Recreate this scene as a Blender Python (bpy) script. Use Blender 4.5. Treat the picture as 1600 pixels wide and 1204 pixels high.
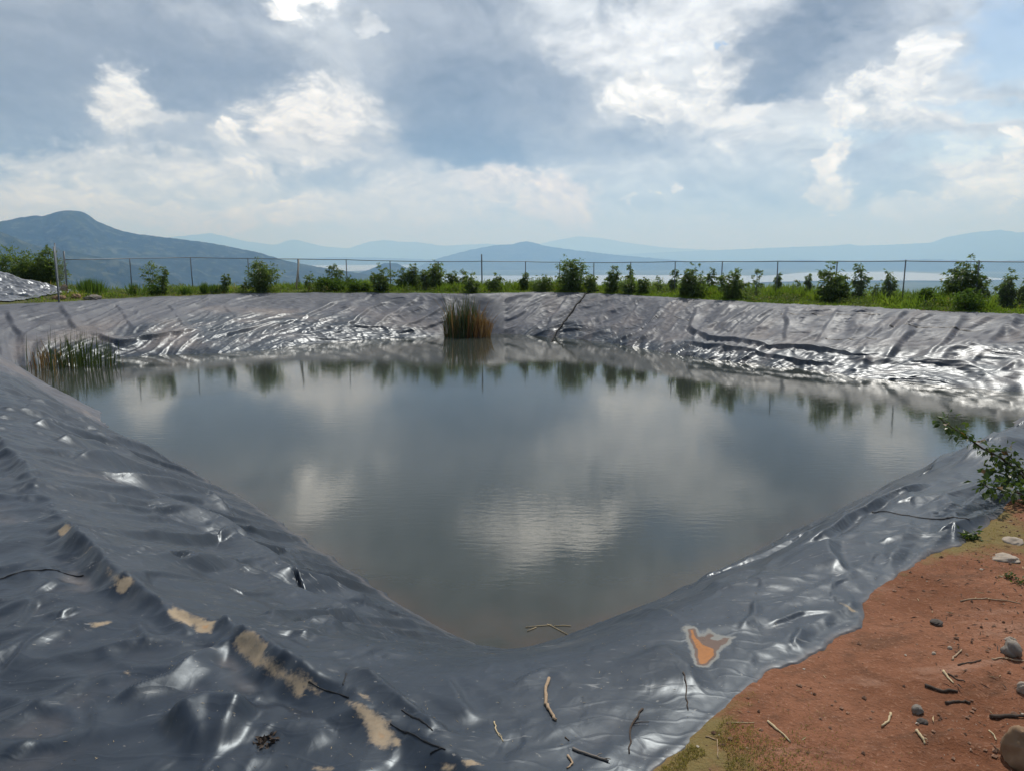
import bpy, math, random
import numpy as np
from mathutils import Vector

# ------------------------------------------------------------------ scene, camera, light
S = bpy.context.scene
COL = S.collection
for o in list(bpy.data.objects):
    bpy.data.objects.remove(o, do_unlink=True)
PITCH = math.radians(9.65)
CAMZ = 1.9
FPX = 1200.0
cam = bpy.data.cameras.new('camera')
cam.sensor_width = 36.0
cam.lens = 36.0 * FPX / 1600.0
cam.clip_start = 0.05
cam.clip_end = 150000
camo = bpy.data.objects.new('camera', cam)
camo.location = (0, 0, CAMZ)
camo.rotation_euler = (math.pi / 2 - PITCH, 0, 0)
COL.objects.link(camo)
S.camera = camo
S.view_settings.view_transform = 'Standard'
S.view_settings.look = 'None'
S.view_settings.exposure = 0.0
S.view_settings.gamma = 1.0
S.cycles.use_denoising = True
S.cycles.max_bounces = 6
S.cycles.volume_bounces = 3
S.cycles.sample_clamp_indirect = 6.0

SUN_AZ, SUN_EL, SUN_W = 21.0, 55.0, 3.6
a_, e_ = math.radians(SUN_AZ), math.radians(SUN_EL)
SUND = Vector((math.sin(a_) * math.cos(e_), math.cos(a_) * math.cos(e_), math.sin(e_)))
sl = bpy.data.lights.new('sun', 'SUN')
sl.energy = SUN_W
sl.angle = math.radians(0.6)
sl.color = (1.0, 0.975, 0.94)
so = bpy.data.objects.new('sun', sl)
so.rotation_euler = SUND.to_track_quat('Z', 'Y').to_euler()
so.location = (10, 20, 60)
COL.objects.link(so)

# ------------------------------------------------------------------ node helpers
def lin(c):
    return tuple(((x / 255.0) / 12.92 if x / 255.0 <= 0.04045 else ((x / 255.0 + 0.055) / 1.055) ** 2.4) for x in c)

class T:
    """thin wrapper around a node tree"""
    def __init__(s, tree):
        s.t = tree
        tree.nodes.clear()
    def put(s, sock, v):
        if v is None:
            return
        if isinstance(v, bpy.types.NodeSocket):
            s.t.links.new(v, sock)
        else:
            if hasattr(sock.default_value, '__len__'):
                n = len(sock.default_value)
                v = tuple(v) if hasattr(v, '__len__') else (v,) * n
                if n == 4 and len(v) == 3:
                    v = v + (1.0,)
                sock.default_value = v
            else:
                sock.default_value = v
    def n(s, typ, ins=None, **props):
        nd = s.t.nodes.new(typ)
        for k, v in props.items():
            setattr(nd, k, v)
        if ins:
            for k, v in ins.items():
                s.put(nd.inputs[k], v)
        return nd
    def m(s, op, a, b=None, c=None, clamp=False):
        nd = s.t.nodes.new('ShaderNodeMath')
        nd.operation = op
        nd.use_clamp = clamp
        s.put(nd.inputs[0], a)
        s.put(nd.inputs[1], b)
        s.put(nd.inputs[2], c)
        return nd.outputs[0]
    def vm(s, op, a, b=None, c=None, out=0):
        nd = s.t.nodes.new('ShaderNodeVectorMath')
        nd.operation = op
        s.put(nd.inputs[0], a)
        s.put(nd.inputs[1], b)
        s.put(nd.inputs[2], c)
        return nd.outputs[out]
    def noise(s, vec, scale, detail=4, rough=0.55, dist=0.0, col=False):
        nd = s.n('ShaderNodeTexNoise', {'Vector': vec, 'Scale': scale, 'Detail': detail, 'Roughness': rough, 'Distortion': dist})
        return nd.outputs['Color' if col else 'Fac']
    def rng(s, v, a, b, c=0.0, d=1.0, smooth=True):
        nd = s.n('ShaderNodeMapRange', {'Value': v, 'From Min': a, 'From Max': b, 'To Min': c, 'To Max': d})
        nd.interpolation_type = 'SMOOTHSTEP' if smooth else 'LINEAR'
        return nd.outputs[0]
    def mix(s, f, a, b, blend='MIX'):
        nd = s.t.nodes.new('ShaderNodeMix')
        nd.data_type = 'RGBA'
        nd.blend_type = blend
        s.put(nd.inputs[0], f)
        s.put(nd.inputs[6], a)
        s.put(nd.inputs[7], b)
        return nd.outputs[2]

def px_dir(px, py):
    dx, dy = (px - 800.0) / FPX, (py - 602.0) / FPX
    cp, sp = math.cos(PITCH), math.sin(PITCH)
    return np.array([dx, cp - dy * sp, -sp - dy * cp])

def px_ang(px, py):
    d = px_dir(px, py)
    return math.degrees(math.atan2(d[0], d[1])), math.degrees(math.atan2(d[2], math.hypot(d[0], d[1])))

# ------------------------------------------------------------------ sky
world = bpy.data.worlds.new('World')
S.world = world
world.use_nodes = True
W = T(world.node_tree)
geo = W.n('ShaderNodeTexCoord')
dirv = W.vm('NORMALIZE', geo.outputs['Generated'])
sx = W.n('ShaderNodeSeparateXYZ', {0: dirv})
az = W.m('MULTIPLY', W.m('ARCTAN2', sx.outputs[0], sx.outputs[1]), 57.29578)
el = W.m('MULTIPLY', W.m('ARCSINE', sx.outputs[2]), 57.29578)
uv0 = W.n('ShaderNodeCombineXYZ', {0: az, 1: el, 2: 0.0}).outputs[0]
uvs = W.vm('MULTIPLY', uv0, (1.0, 1.55, 1.0))
w1 = W.vm('SUBTRACT', W.noise(uvs, 0.13, 3, 0.5, col=True), (0.5, 0.5, 0.5))
w2 = W.vm('SUBTRACT', W.noise(uvs, 0.50, 5, 0.62, col=True), (0.5, 0.5, 0.5))
uv = W.vm('MULTIPLY_ADD', w1, (6.0, 3.6, 0.0), uv0)
uv = W.vm('MULTIPLY_ADD', w2, (4.0, 2.6, 0.0), uv)
uvn = W.vm('MULTIPLY_ADD', w1, (5.0, 4.0, 0.0), uvs)
uvn = W.vm('MULTIPLY_ADD', w2, (0.9, 0.9, 0.0), uvn)
n_big = W.noise(uvn, 0.11, 5, 0.56)
n_fin = W.noise(uvn, 0.45, 7, 0.62)

def puffs(vec):
    """cauliflower heads: rounded cells at several sizes"""
    nd = W.n('ShaderNodeTexVoronoi', {'Vector': vec, 'Scale': 0.46, 'Detail': 4.0, 'Roughness': 0.6, 'Lacunarity': 2.3})
    nd.normalize = True
    return W.m('SUBTRACT', 1.0, nd.outputs['Distance'])
pf = puffs(uvn)
pf2 = puffs(W.vm('ADD', uvn, (0.20, 0.62, 0.0)))        # a step towards the sun
relief = W.m('SUBTRACT', pf, pf2)
nfo = W.noise(W.vm('ADD', uvn, (0.25, 0.8, 0.0)), 0.45, 3, 0.6)
relief2 = W.m('SUBTRACT', W.noise(uvn, 0.45, 3, 0.6), nfo)
nz = W.m('ADD', W.m('MULTIPLY', W.m('SUBTRACT', n_fin, 0.5), 1.3), W.m('MULTIPLY', W.m('SUBTRACT', n_big, 0.5), 0.6))
nzp = W.m('ADD', W.m('MULTIPLY', W.m('SUBTRACT', pf, 0.62), 1.3), W.m('MULTIPLY', W.m('SUBTRACT', n_fin, 0.5), 0.7))

gb = W.rng(el, 0.3, 5.0)
base = W.mix(gb, lin((190, 207, 226)), lin((186, 200, 216)))
deck = W.rng(n_big, 0.36, 0.64)
upper = W.mix(deck, lin((148, 160, 177)), lin((202, 212, 223)))
col = W.mix(W.rng(el, 2.0, 9.0), base, upper)
puffy = 0.0                                             # how far the cauliflower shading shows

def blob(px, py, rx, ry, rgb, k=1.0, hard=0.0, noisy=0.55):
    """a cloud bank: rgb is its brightness on the picture, hard 0 soft .. 1 cauliflower edge"""
    global col, puffy
    u, v = px_ang(px, py)
    su = 1200.0 / 57.29578 * 1.05
    ru, rv = rx / su, ry / su
    q = W.vm('MULTIPLY_ADD', uv, (1 / ru, 1 / rv, 0), (-u / ru, -v / rv, 0))
    q = W.vm('DOT_PRODUCT', q, q, out=1)
    g = W.m('POWER', 0.3679, q)
    nn = W.m('MULTIPLY', nzp if hard >= .5 else nz, W.m('MULTIPLY', g, 6.0 * noisy, clamp=False))
    nn = W.m('MAXIMUM', W.m('MINIMUM', nn, W.m('MULTIPLY', W.m('ABSOLUTE', nzp if hard >= .5 else nz), noisy)), W.m('MULTIPLY', W.m('ABSOLUTE', nzp if hard >= .5 else nz), -noisy))
    g = W.m('ADD', g, nn)
    lo, hi = (0.10 + 0.26 * hard, 0.95 - 0.42 * hard)
    f = W.rng(g, lo, hi, 0.0, k)
    if hard >= .5:
        col = W.mix(W.rng(g, 0.04, 0.62, 0.0, 0.60 * k), col, lin(tuple(0.5 * c + 0.5 * d for c, d in zip(rgb, (196, 207, 219)))))
    col = W.mix(f, col, lin(rgb))
    if hard >= .5:
        puffy = W.m('MAXIMUM', puffy, f)
    elif hard < .3 and rgb[0] < 170:
        puffy = W.m('MULTIPLY', puffy, W.m('SUBTRACT', 1.0, f))

BL = [
    # light veils first
    (1050, 110, 230, 130, (214, 224, 236), .75, 0), (530, 45, 110, 80, (176, 187, 199), .6, 0), (1450, 140, 200, 110, (200, 213, 229), .7, 0),
    (250, 290, 380, 60, (206, 214, 222), .85, 0.1), (640, 320, 220, 60, (208, 213, 219), .8, 0), (1230, 250, 330, 70, (186, 203, 221), .8, 0),
    (1180, 305, 260, 42, (165, 184, 205), .85, 0), (1320, 352, 420, 16, (192, 205, 217), .7, 0),
    # dark decks
    (120, 60, 190, 90, (138, 150, 166), .85, 0), (300, 120, 180, 75, (121, 133, 150), .97, .1), (50, 190, 110, 110, (120, 133, 150), .92, .1),
    (70, 255, 95, 50, (106, 120, 139), .95, .25), (250, 215, 90, 35, (160, 171, 185), .7, .1),
    (425, 205, 70, 26, (142, 154, 170), .85, .2), (470, 272, 160, 28, (148, 160, 175), .9, .1), (690, 55, 130, 95, (148, 159, 175), .9, 0),
    # bright heads behind the big cloud
    (520, 192, 95, 56, (232, 236, 240), .98, .6, .8), (590, 215, 50, 50, (205, 213, 221), .7, .3), (480, 240, 90, 26, (214, 220, 227), .7, .4),
    # the big cloud
    (770, 150, 185, 95, (132, 143, 159), .97, .25), (700, 175, 105, 75, (116, 128, 145), .9, .2), (730, 232, 190, 36, (99, 113, 132), .95, .2),
    (950, 225, 130, 32, (146, 157, 172), .85, .15), (1010, 205, 60, 20, (165, 176, 190), .6, .2),
    # the right hand grey cloud
    (1128, 105, 34, 66, (238, 244, 250), .95, .5, .7), (1280, 55, 145, 82, (122, 131, 146), .97, .35), (1210, 130, 85, 42, (118, 127, 142), .92, .3),
    (1310, 140, 70, 40, (160, 170, 184), .7, .2), (1390, 60, 80, 60, (176, 187, 203), .6, .1),
    (1370, 265, 72, 66, (156, 176, 202), .95, .4), (1420, 292, 40, 30, (158, 178, 203), .8, .4),
    # white heads
    (190, 150, 42, 38, (228, 234, 239), .9, .5, .8), (372, 212, 26, 17, (226, 232, 238), .95, .6, .8),
    (440, 0, 36, 10, (246, 250, 254), .9, .2), (590, 40, 26, 12, (214, 222, 232), .7, .4), (250, 178, 60, 14, (210, 218, 226), .7, .4),
    (200, 262, 130, 34, (212, 219, 226), .75, .5, .9), (60, 318, 170, 34, (228, 232, 236), .9, .5, .8), (350, 275, 80, 22, (222, 227, 232), .85, .6, .8),
    (250, 328, 110, 20, (232, 235, 238), .9, .6, .7), (362, 336, 42, 20, (238, 239, 240), .97, .7, .7),
    (490, 326, 95, 24, (236, 237, 239), .9, .6, .8), (640, 318, 120, 36, (216, 219, 223), .7, .5, .8),
    (790, 285, 90, 22, (228, 226, 227), .8, .5, .8), (875, 312, 52, 36, (234, 229, 230), .97, .7, .8), (835, 324, 34, 15, (228, 224, 226), .85, .7, .7),
    (1010, 150, 62, 36, (236, 242, 248), .9, .5, .9), (960, 70, 110, 40, (226, 234, 245), .75, .3), (1130, 172, 130, 17, (228, 235, 243), .8, .2),
    (1440, 95, 24, 40, (234, 240, 247), .9, .6, .8), (1400, 135, 60, 22, (230, 237, 245), .85, .6, .8), (1450, 178, 80, 24, (220, 228, 237), .85, .5, .8),
    (1310, 178, 32, 22, (228, 235, 242), .8, .6, .8), (1290, 250, 26, 44, (236, 241, 246), .97, .7, .8), (1302, 304, 30, 18, (232, 238, 244), .97, .7, .8),
    (1180, 214, 50, 15, (212, 223, 237), .7, .5, .8), (1040, 299, 10, 7, (228, 235, 243), .9, .6), (995, 312, 8, 5, (222, 231, 241), .8, .6),
    (1502, 262, 24, 32, (236, 241, 246), .95, .7, .8), (1550, 285, 60, 24, (232, 238, 244), .95, .6, .8),
    (1592, 236, 26, 24, (238, 243, 247), .95, .7, .8), (1590, 308, 60, 20, (228, 235, 241), .9, .6, .8), (1440, 322, 70, 10, (214, 224, 234), .7, .5),
    # clouds higher than the photograph's frame, seen mirrored in the water
    (885, -90, 185, 48, (305, 310, 315), 1, .15, .9), (475, -34, 66, 34, (285, 290, 295), .95, .15, .7), (1080, 20, 120, 40, (226, 233, 242), .6, .1), (620, -150, 160, 110, (140, 152, 168), .9, .2),
    (1060, -115, 90, 55, (112, 130, 158), .9, .3), (1180, -260, 200, 120, (190, 202, 216), .8, .2),
    (300, -240, 260, 120, (176, 188, 202), .8, .2), (800, -420, 400, 140, (150, 161, 176), .9, .1),
]
for b in BL:
    blob(*b)
# added dark sky out of view, then light and dark sides of the billows
zen = W.mix(deck, lin((98, 118, 148)), lin((158, 176, 200)))  # overhead sky, out of view, darkened for darker, bluer reflections on the liner
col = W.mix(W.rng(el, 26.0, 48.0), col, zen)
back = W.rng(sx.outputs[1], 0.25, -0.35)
col = W.mix(W.m('MULTIPLY', back, 0.8), col, lin((104, 116, 134)))  # unseen sky behind the camera darkened so liner folds reflect a dark tone
amp = W.rng(el, 0.0, 4.0, 0.35, 1.0)
inner = W.m('ADD', W.m('MULTIPLY', relief, 1.0), W.m('MULTIPLY_ADD', W.m('SUBTRACT', pf, 0.68), 0.55, W.m('MULTIPLY', W.m('SUBTRACT', n_fin, 0.5), 0.7)))
lit = W.m('MULTIPLY', inner, puffy)
soft = W.m('MULTIPLY_ADD', relief2, 0.45, W.m('MULTIPLY_ADD', W.m('SUBTRACT', n_fin, 0.5), 0.50, W.m('MULTIPLY', W.m('SUBTRACT', n_big, 0.5), 0.55)))
lit = W.m('MULTIPLY_ADD', soft, W.m('SUBTRACT', 1.0, W.m('MULTIPLY', puffy, 0.8)), lit)
lit = W.m('MULTIPLY_ADD', lit, amp, 1.0)
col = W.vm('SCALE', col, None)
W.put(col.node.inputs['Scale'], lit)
sky = W.n('ShaderNodeTexSky')
sky.sky_type = 'NISHITA'
sky.sun_disc = False
sky.sun_elevation = e_
sky.sun_rotation = a_
sky.altitude = 2200
sky.air_density = 1.0
sky.dust_density = 1.0
blue = W.m('MULTIPLY', 0.0, 0.0)
for (px, py, rx, ry, k) in [(1575, 60, 70, 60, .75), (1560, 168, 90, 14, .6), (1490, 238, 60, 18, .5), (1125, 72, 9, 8, .7),
                            (1330, 215, 60, 16, .35), (1100, -110, 70, 34, .5)]:
    u, v = px_ang(px, py)
    su = 1200.0 / 57.29578
    q = W.vm('MULTIPLY_ADD', uv, (su / rx, su / ry, 0), (-u * su / rx, -v * su / ry, 0))
    q = W.vm('DOT_PRODUCT', q, q, out=1)
    g = W.m('MULTIPLY_ADD', nz, 0.4, W.m('POWER', 0.3679, q))
    blue = W.m('MAXIMUM', blue, W.rng(g, 0.15, 0.8, 0.0, k))
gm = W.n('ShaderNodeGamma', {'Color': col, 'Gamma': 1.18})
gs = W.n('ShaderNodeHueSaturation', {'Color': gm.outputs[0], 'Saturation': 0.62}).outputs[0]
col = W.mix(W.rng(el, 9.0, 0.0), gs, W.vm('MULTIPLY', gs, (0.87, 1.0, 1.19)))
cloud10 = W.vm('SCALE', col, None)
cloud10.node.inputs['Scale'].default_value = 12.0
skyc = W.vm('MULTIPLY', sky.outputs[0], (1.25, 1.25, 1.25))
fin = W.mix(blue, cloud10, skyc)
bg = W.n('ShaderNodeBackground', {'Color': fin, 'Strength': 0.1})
wo = W.n('ShaderNodeOutputWorld')
W.t.links.new(bg.outputs[0], wo.inputs[0])
world.cycles.sampling_method = 'NONE'               # a bright even overcast needs no importance map

# ------------------------------------------------------------------ numpy noise
def _h(ix, iy, seed):
    h = (ix.astype(np.int64) * 374761393 + iy.astype(np.int64) * 668265263 + seed * 974634777) & 0xFFFFFFFF
    h = ((h ^ (h >> 13)) * 1274126177) & 0xFFFFFFFF
    h = h ^ (h >> 16)
    return (h & 0xFFFF).astype(np.float64) / 65535.0 * 2 * math.pi

def pn(x, y, seed=0):
    """gradient noise, about -0.7..0.7"""
    x = np.asarray(x, dtype=np.float64); y = np.asarray(y, dtype=np.float64)
    x0 = np.floor(x); y0 = np.floor(y)
    fx, fy = x - x0, y - y0
    u = fx * fx * fx * (fx * (fx * 6 - 15) + 10)
    v = fy * fy * fy * (fy * (fy * 6 - 15) + 10)
    def g(i, j):
        a = _h(x0 + i, y0 + j, seed)
        return np.cos(a) * (fx - i) + np.sin(a) * (fy - j)
    a = g(0, 0); b = g(1, 0); c = g(0, 1); d = g(1, 1)
    return (a + (b - a) * u) * (1 - v) + (c + (d - c) * u) * v

def fbm(x, y, oct=4, seed=0, gain=0.5):
    s = 0; a = 1.0; f = 1.0
    for i in range(oct):
        s = s + a * pn(x * f, y * f, seed + i * 17)
        a *= gain; f *= 2.03
    return s

def ridged(x, y, oct=3, seed=0, gain=0.5):
    s = 0; a = 1.0; f = 1.0
    for i in range(oct):
        s = s + a * (1 - np.minimum(1, np.abs(pn(x * f, y * f, seed + i * 31)) * 2.6))
        a *= gain; f *= 2.1
    return s

def creases(x, y, seed=0, width=0.5, jit=0.95):
    """sharp ridges along the borders of straight sided cells, 0..1, each border of its own height"""
    ix = np.floor(x); iy = np.floor(y)
    f1 = np.full(np.shape(x), 9.0); f2 = np.full(np.shape(x), 9.0); h1 = np.zeros(np.shape(x)); h2 = np.zeros(np.shape(x))
    for i in (-1, 0, 1):
        for j in (-1, 0, 1):
            a = _h(ix + i, iy + j, seed) / (2 * math.pi); b = _h(ix + i, iy + j, seed + 101) / (2 * math.pi)
            d = np.hypot(ix + i + 0.5 + (a - 0.5) * jit - x, iy + j + 0.5 + (b - 0.5) * jit - y)
            k = d < f1
            f2 = np.where(k, f1, np.minimum(f2, d)); h2 = np.where(k, h1, np.where(d <= f2, b, h2))
            h1 = np.where(k, b, h1); f1 = np.where(k, d, f1)
    e = np.clip(1 - (f2 - f1) / width, 0, 1)
    amp = np.clip(1.6 * np.abs(h1 - h2) + 0.1, 0, 1)
    return e * amp

def sstep(a, b, x):
    t = np.clip((x - a) / (b - a), 0, 1)
    return t * t * (3 - 2 * t)

# ------------------------------------------------------------------ plan of the pond
WZ = -1.8                                     # water level below the rim
def on_plane(px, py, z):
    d = px_dir(px, py)
    t = (z - CAMZ) / d[2]
    return (d[0] * t, d[1] * t)

WPX = [(775, 1020), (700, 988), (650, 960), (600, 930), (520, 872), (440, 818), (390, 783), (300, 735), (200, 690), (150, 645)]
WL = [on_plane(a, b, WZ) for a, b in WPX] + [(-11.6, 19.6), (-15.0, 23.6), (-16.7, 25.6), (-16.2, 26.6)]
WF = [(120, 563), (180, 558), (350, 551), (450, 541), (540, 533), (620, 528), (690, 525), (750, 521), (800, 522), (900, 529),
      (1000, 543), (1080, 556), (1150, 565), (1280, 579), (1360, 588), (1480, 601), (1600, 612)]
WL += [on_plane(a, b, WZ) for a, b in WF] + [(15.4, 20.0), (15.0, 19.3)]
WL += [on_plane(a, b, WZ) for a, b in [(1600, 655), (1480, 712), (1330, 785), (1200, 850), (1060, 928), (1000, 952), (930, 975), (895, 990), (840, 1008)]]
CL = [(-0.2, 3.35), (-0.95, 3.45), (-1.7, 3.9), (-2.9, 4.95), (-5.1, 7.9), (-6.9, 10.4), (-9.0, 13.3), (-13.3, 18.7), (-17.2, 23.2), (-19.6, 26.0), (-20.4, 28.4)]
CF = [(0, 476), (100, 472), (180, 467), (300, 461), (400, 458), (560, 457), (700, 459), (765, 459), (830, 456.5), (900, 457),
      (960, 459.5), (1060, 466), (1200, 474), (1380, 481), (1500, 487), (1600, 490)]
CL += [on_plane(a, b, 0.0) for a, b in CF] + [(19.6, 23.0), (20.2, 21.0), (18.6, 19.2)]
CL += [(14.2, 16.4), (9.5, 12.0), (5.2, 8.2)] + [on_plane(a, b, -0.1) for a, b in [(1450, 762), (1382, 790), (1263, 860), (1140, 915), (1040, 962)]] + [(0.5, 3.6)]
HPX = [(1020, 1204), (1065, 1165), (1110, 1130), (1150, 1092), (1200, 1045), (1260, 1022), (1310, 990), (1352, 970), (1356, 938), (1380, 915),
       (1420, 882), (1460, 858), (1500, 846), (1540, 822), (1590, 777)]
HEM = [on_plane(a, b, 0.02) for a, b in HPX]
CC = np.array([-0.5, 21.0])

def polar(pts):
    p = np.array(pts) - CC
    th = np.arctan2(p[:, 1], p[:, 0]); r = np.hypot(p[:, 0], p[:, 1])
    i = np.argsort(th)
    return th[i], r[i]
TH = np.linspace(-math.pi, math.pi, 7201)[:-1]
def radial(pts, sm):
    th, r = polar(pts)
    rr = np.interp(TH, th, r, period=2 * math.pi)
    k = np.exp(-0.5 * (np.arange(-4 * sm, 4 * sm + 1) / sm) ** 2); k /= k.sum()
    return np.convolve(np.concatenate([rr[-4 * sm:], rr, rr[:4 * sm]]), k, 'valid')
RW = radial(WL, 10)
RC = radial(CL, 25)
# hem: right against the rim on the far banks, five metres out on the left, traced on the right
_cx, _cy = CC[0] + RC * np.cos(TH), CC[1] + RC * np.sin(TH)
th_h, r_h = polar(HEM)
RO = RC + 0.45
leftness = np.where(TH < -1.5, sstep(-1.52, -1.62, TH), 0)
RO = RO + leftness * 5.0
RO = np.where((TH > 2.6), RO + sstep(2.75, 3.1, TH) * 5.5, RO)
hr = np.interp(TH, th_h, r_h)
lo, hi = th_h[0], th_h[-1]
m = (TH >= lo) & (TH <= hi)
RO = np.where(m, hr, RO)
# from the last traced hem point blend to the offset curve beyond the picture, and to the left one under the camera
RO = np.where((TH > hi) & (TH < hi + 0.25), hr[np.searchsorted(TH, hi)-1] + (RO - r_h[-1]) * sstep(hi, hi + 0.25, TH), RO)
mm = (TH < lo) & (TH > -1.63)
RO = np.where(mm, r_h[0] + (np.interp(-1.63, TH, RO) - r_h[0]) * (lo - TH) / (lo + 1.63), RO)
k5 = np.ones(3) / 3
RO = np.convolve(np.concatenate([RO[-1:], RO, RO[:1]]), k5, 'valid')

def curves(th):
    return (np.interp(th, TH, RW, period=2 * math.pi), np.interp(th, TH, RC, period=2 * math.pi), np.interp(th, TH, RO, period=2 * math.pi))

def base_h(x, y):
    """bank profile without folds: floor, slope, rounded crest, level rim"""
    dx, dy = x - CC[0], y - CC[1]
    th = np.arctan2(dy, dx); r = np.hypot(dx, dy)
    rw, rc, ro = curves(th)
    t = 1 - (r - rw) / (rc - rw)
    e = 0.10
    z = WZ * (np.sqrt(t * t + e * e) + t) / 2
    return np.maximum(z, -3.2)

def mound(x, y):
    return 1.25 * np.exp(-(((x + 25.2) / 3.6) ** 2 + ((y - 35.2) / 2.6) ** 2))

def far_drop(x, y):
    """the hill falls away to the valley beyond the fence"""
    dx, dy = x - CC[0], y - CC[1]
    th = np.arctan2(dy, dx); r = np.hypot(dx, dy)
    rw, rc, ro = curves(th)
    d = r - ro
    fw = sstep(-0.5, 0.05, np.sin(th))           # far side drops at once, the camera's side after a field
    start = 7.5 * fw + 45 * (1 - fw)
    q = np.maximum(0, d - start)
    return -np.minimum(300.0, q * q / (q + 14) * 0.42)

def ground_z(x, y):
    x = np.asarray(x, float); y = np.asarray(y, float)
    dx, dy = x - CC[0], y - CC[1]
    th = np.arctan2(dy, dx); r = np.hypot(dx, dy)
    rw, rc, ro = curves(th)
    out = sstep(-0.22, -0.03, r - ro)
    b = base_h(x, y)
    near = np.exp(-((x - 1) ** 2 + (y - 3) ** 2) / 60.0)
    soil = (fbm(x * 0.9, y * 0.9, 4, 5) * 0.05 + np.abs(fbm(x * 3.0, y * 3.0, 4, 9, 0.6)) * 0.032 * near + fbm(x * 13, y * 13, 3, 3, 0.6) * 0.009 * near)
    soil = soil * (0.35 + 0.65 * sstep(0.0, 1.0, r - ro))
    z = b + soil * out - 0.09 * (1 - out)
    z = z * np.where(r > ro, np.exp(-np.maximum(0, r - ro) * 0.4) , 1) + np.where(r > ro, (1 - np.exp(-np.maximum(0, r - ro) * 0.4)) * soil, 0)
    return z + mound(x, y) + far_drop(x, y)

# ------------------------------------------------------------------ mesh helpers
def mesh_np(name, V, F, mat=None, smooth=True, parent=None, attrs=None):
    V = np.asarray(V, np.float32); F = np.asarray(F, np.int32)
    me = bpy.data.meshes.new(name)
    me.vertices.add(len(V)); me.vertices.foreach_set('co', V.ravel())
    k = F.shape[1]
    me.loops.add(F.size); me.loops.foreach_set('vertex_index', F.ravel())
    me.polygons.add(len(F))
    me.polygons.foreach_set('loop_start', np.arange(0, F.size, k, dtype=np.int32))
    me.polygons.foreach_set('loop_total', np.full(len(F), k, np.int32))
    me.polygons.foreach_set('use_smooth', np.full(len(F), smooth, bool))
    if attrs:
        for an, arr in attrs.items():
            arr = np.asarray(arr, np.float32)
            if arr.ndim == 1:
                a = me.attributes.new(an, 'FLOAT', 'POINT'); a.data.foreach_set('value', arr)
            else:
                a = me.attributes.new(an, 'FLOAT_COLOR', 'POINT')
                if arr.shape[1] == 3:
                    arr = np.concatenate([arr, np.ones((len(arr), 1), np.float32)], 1)
                a.data.foreach_set('color', np.ascontiguousarray(arr).ravel())
    me.update(calc_edges=True)
    if mat:
        me.materials.append(mat)
    o = bpy.data.objects.new(name, me)
    COL.objects.link(o)
    if parent is not None:
        o.parent = parent
    return o

def grid_faces(nu, nv, wrap=False):
    i = np.arange(nu if wrap else nu - 1)[:, None]; j = np.arange(nv - 1)[None, :]
    i2 = (i + 1) % nu
    return np.stack([i * nv + j, i2 * nv + j, i2 * nv + j + 1, i * nv + j + 1], -1).reshape(-1, 4)

class MB:
    """collects vertices and faces (triangles) for one mesh"""
    def __init__(s):
        s.v = []; s.f = []; s.n = 0; s.h = []
    def add(s, V, F, hue=0.5):
        V = np.asarray(V, float); F = np.asarray(F, int)
        if F.shape[1] == 4:
            F = np.concatenate([F[:, [0, 1, 2]], F[:, [0, 2, 3]]])
        s.v.append(V); s.f.append(F + s.n); s.n += len(V)
        s.h.append(np.broadcast_to(np.asarray(hue, float), (len(V),)))
    def tube(s, pts, rad, k=6, hue=0.5, cap=True):
        P = np.array(pts, float); n = len(P)
        R = np.broadcast_to(np.asarray(rad, float), (n,))
        Tn = np.gradient(P, axis=0)
        Tn /= np.linalg.norm(Tn, axis=1, keepdims=True) + 1e-9
        up = np.array([0, 0, 1.0]) if abs(Tn[:, 2]).mean() < 0.8 else np.array([1.0, 0, 0])
        A = np.cross(Tn, up); A /= np.linalg.norm(A, axis=1, keepdims=True) + 1e-9
        B = np.cross(Tn, A)
        a = np.arange(k) / k * 2 * math.pi
        V = P[:, None, :] + R[:, None, None] * (np.cos(a)[None, :, None] * A[:, None, :] + np.sin(a)[None, :, None] * B[:, None, :])
        V = V.reshape(-1, 3)
        F = []
        for i in range(n - 1):
            for j in range(k):
                F.append((i * k + j, i * k + (j + 1) % k, (i + 1) * k + (j + 1) % k, (i + 1) * k + j))
        F = np.array(F)
        F = np.concatenate([F[:, [0, 1, 2]], F[:, [0, 2, 3]]])
        if cap:
            V = np.concatenate([V, P[:1], P[-1:]])
            c0, c1 = n * k, n * k + 1
            E = [(c0, (j + 1) % k, j) for j in range(k)] + [(c1, (n - 1) * k + j, (n - 1) * k + (j + 1) % k) for j in range(k)]
            F = np.concatenate([F, np.array(E)])
        s.add(V, F, hue)
    def leaves(s, P, D, L, Wd, rng, fold=0.25, hue=None, droop=0.0):
        """diamond leaves folded along the midrib, all arrays"""
        n = len(P)
        D = D / (np.linalg.norm(D, axis=1, keepdims=True) + 1e-9)
        rv = rng.normal(size=(n, 3)) + np.array([0, 0, 1.2])
        A = np.cross(D, rv); A /= np.linalg.norm(A, axis=1, keepdims=True) + 1e-9
        Nn = np.cross(A, D)
        L = np.broadcast_to(L, (n,))[:, None]; Wd = np.broadcast_to(Wd, (n,))[:, None]
        mid = P + D * L * 0.45
        tip = P + D * L - np.array([0, 0, 1.0]) * L * droop
        l = mid + A * Wd * 0.5 + Nn * Wd * fold
        r = mid - A * Wd * 0.5 + Nn * Wd * fold
        V = np.stack([P, l, tip, r], 1).reshape(-1, 3)
        b = np.arange(n)[:, None] * 4
        F = np.concatenate([b + np.array([[0, 1, 2]]), b + np.array([[0, 2, 3]])])
        h = rng.random(n) if hue is None else hue
        s.add(V, F, np.repeat(h, 4))
    def build(s, name, mat, parent=None, smooth=True, origin=None):
        V = np.concatenate(s.v); F = np.concatenate(s.f)
        if origin is not None:
            V = V - np.asarray(origin)
        return mesh_np(name, V, F, mat, smooth, parent, {'hue': np.concatenate(s.h)})

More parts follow.
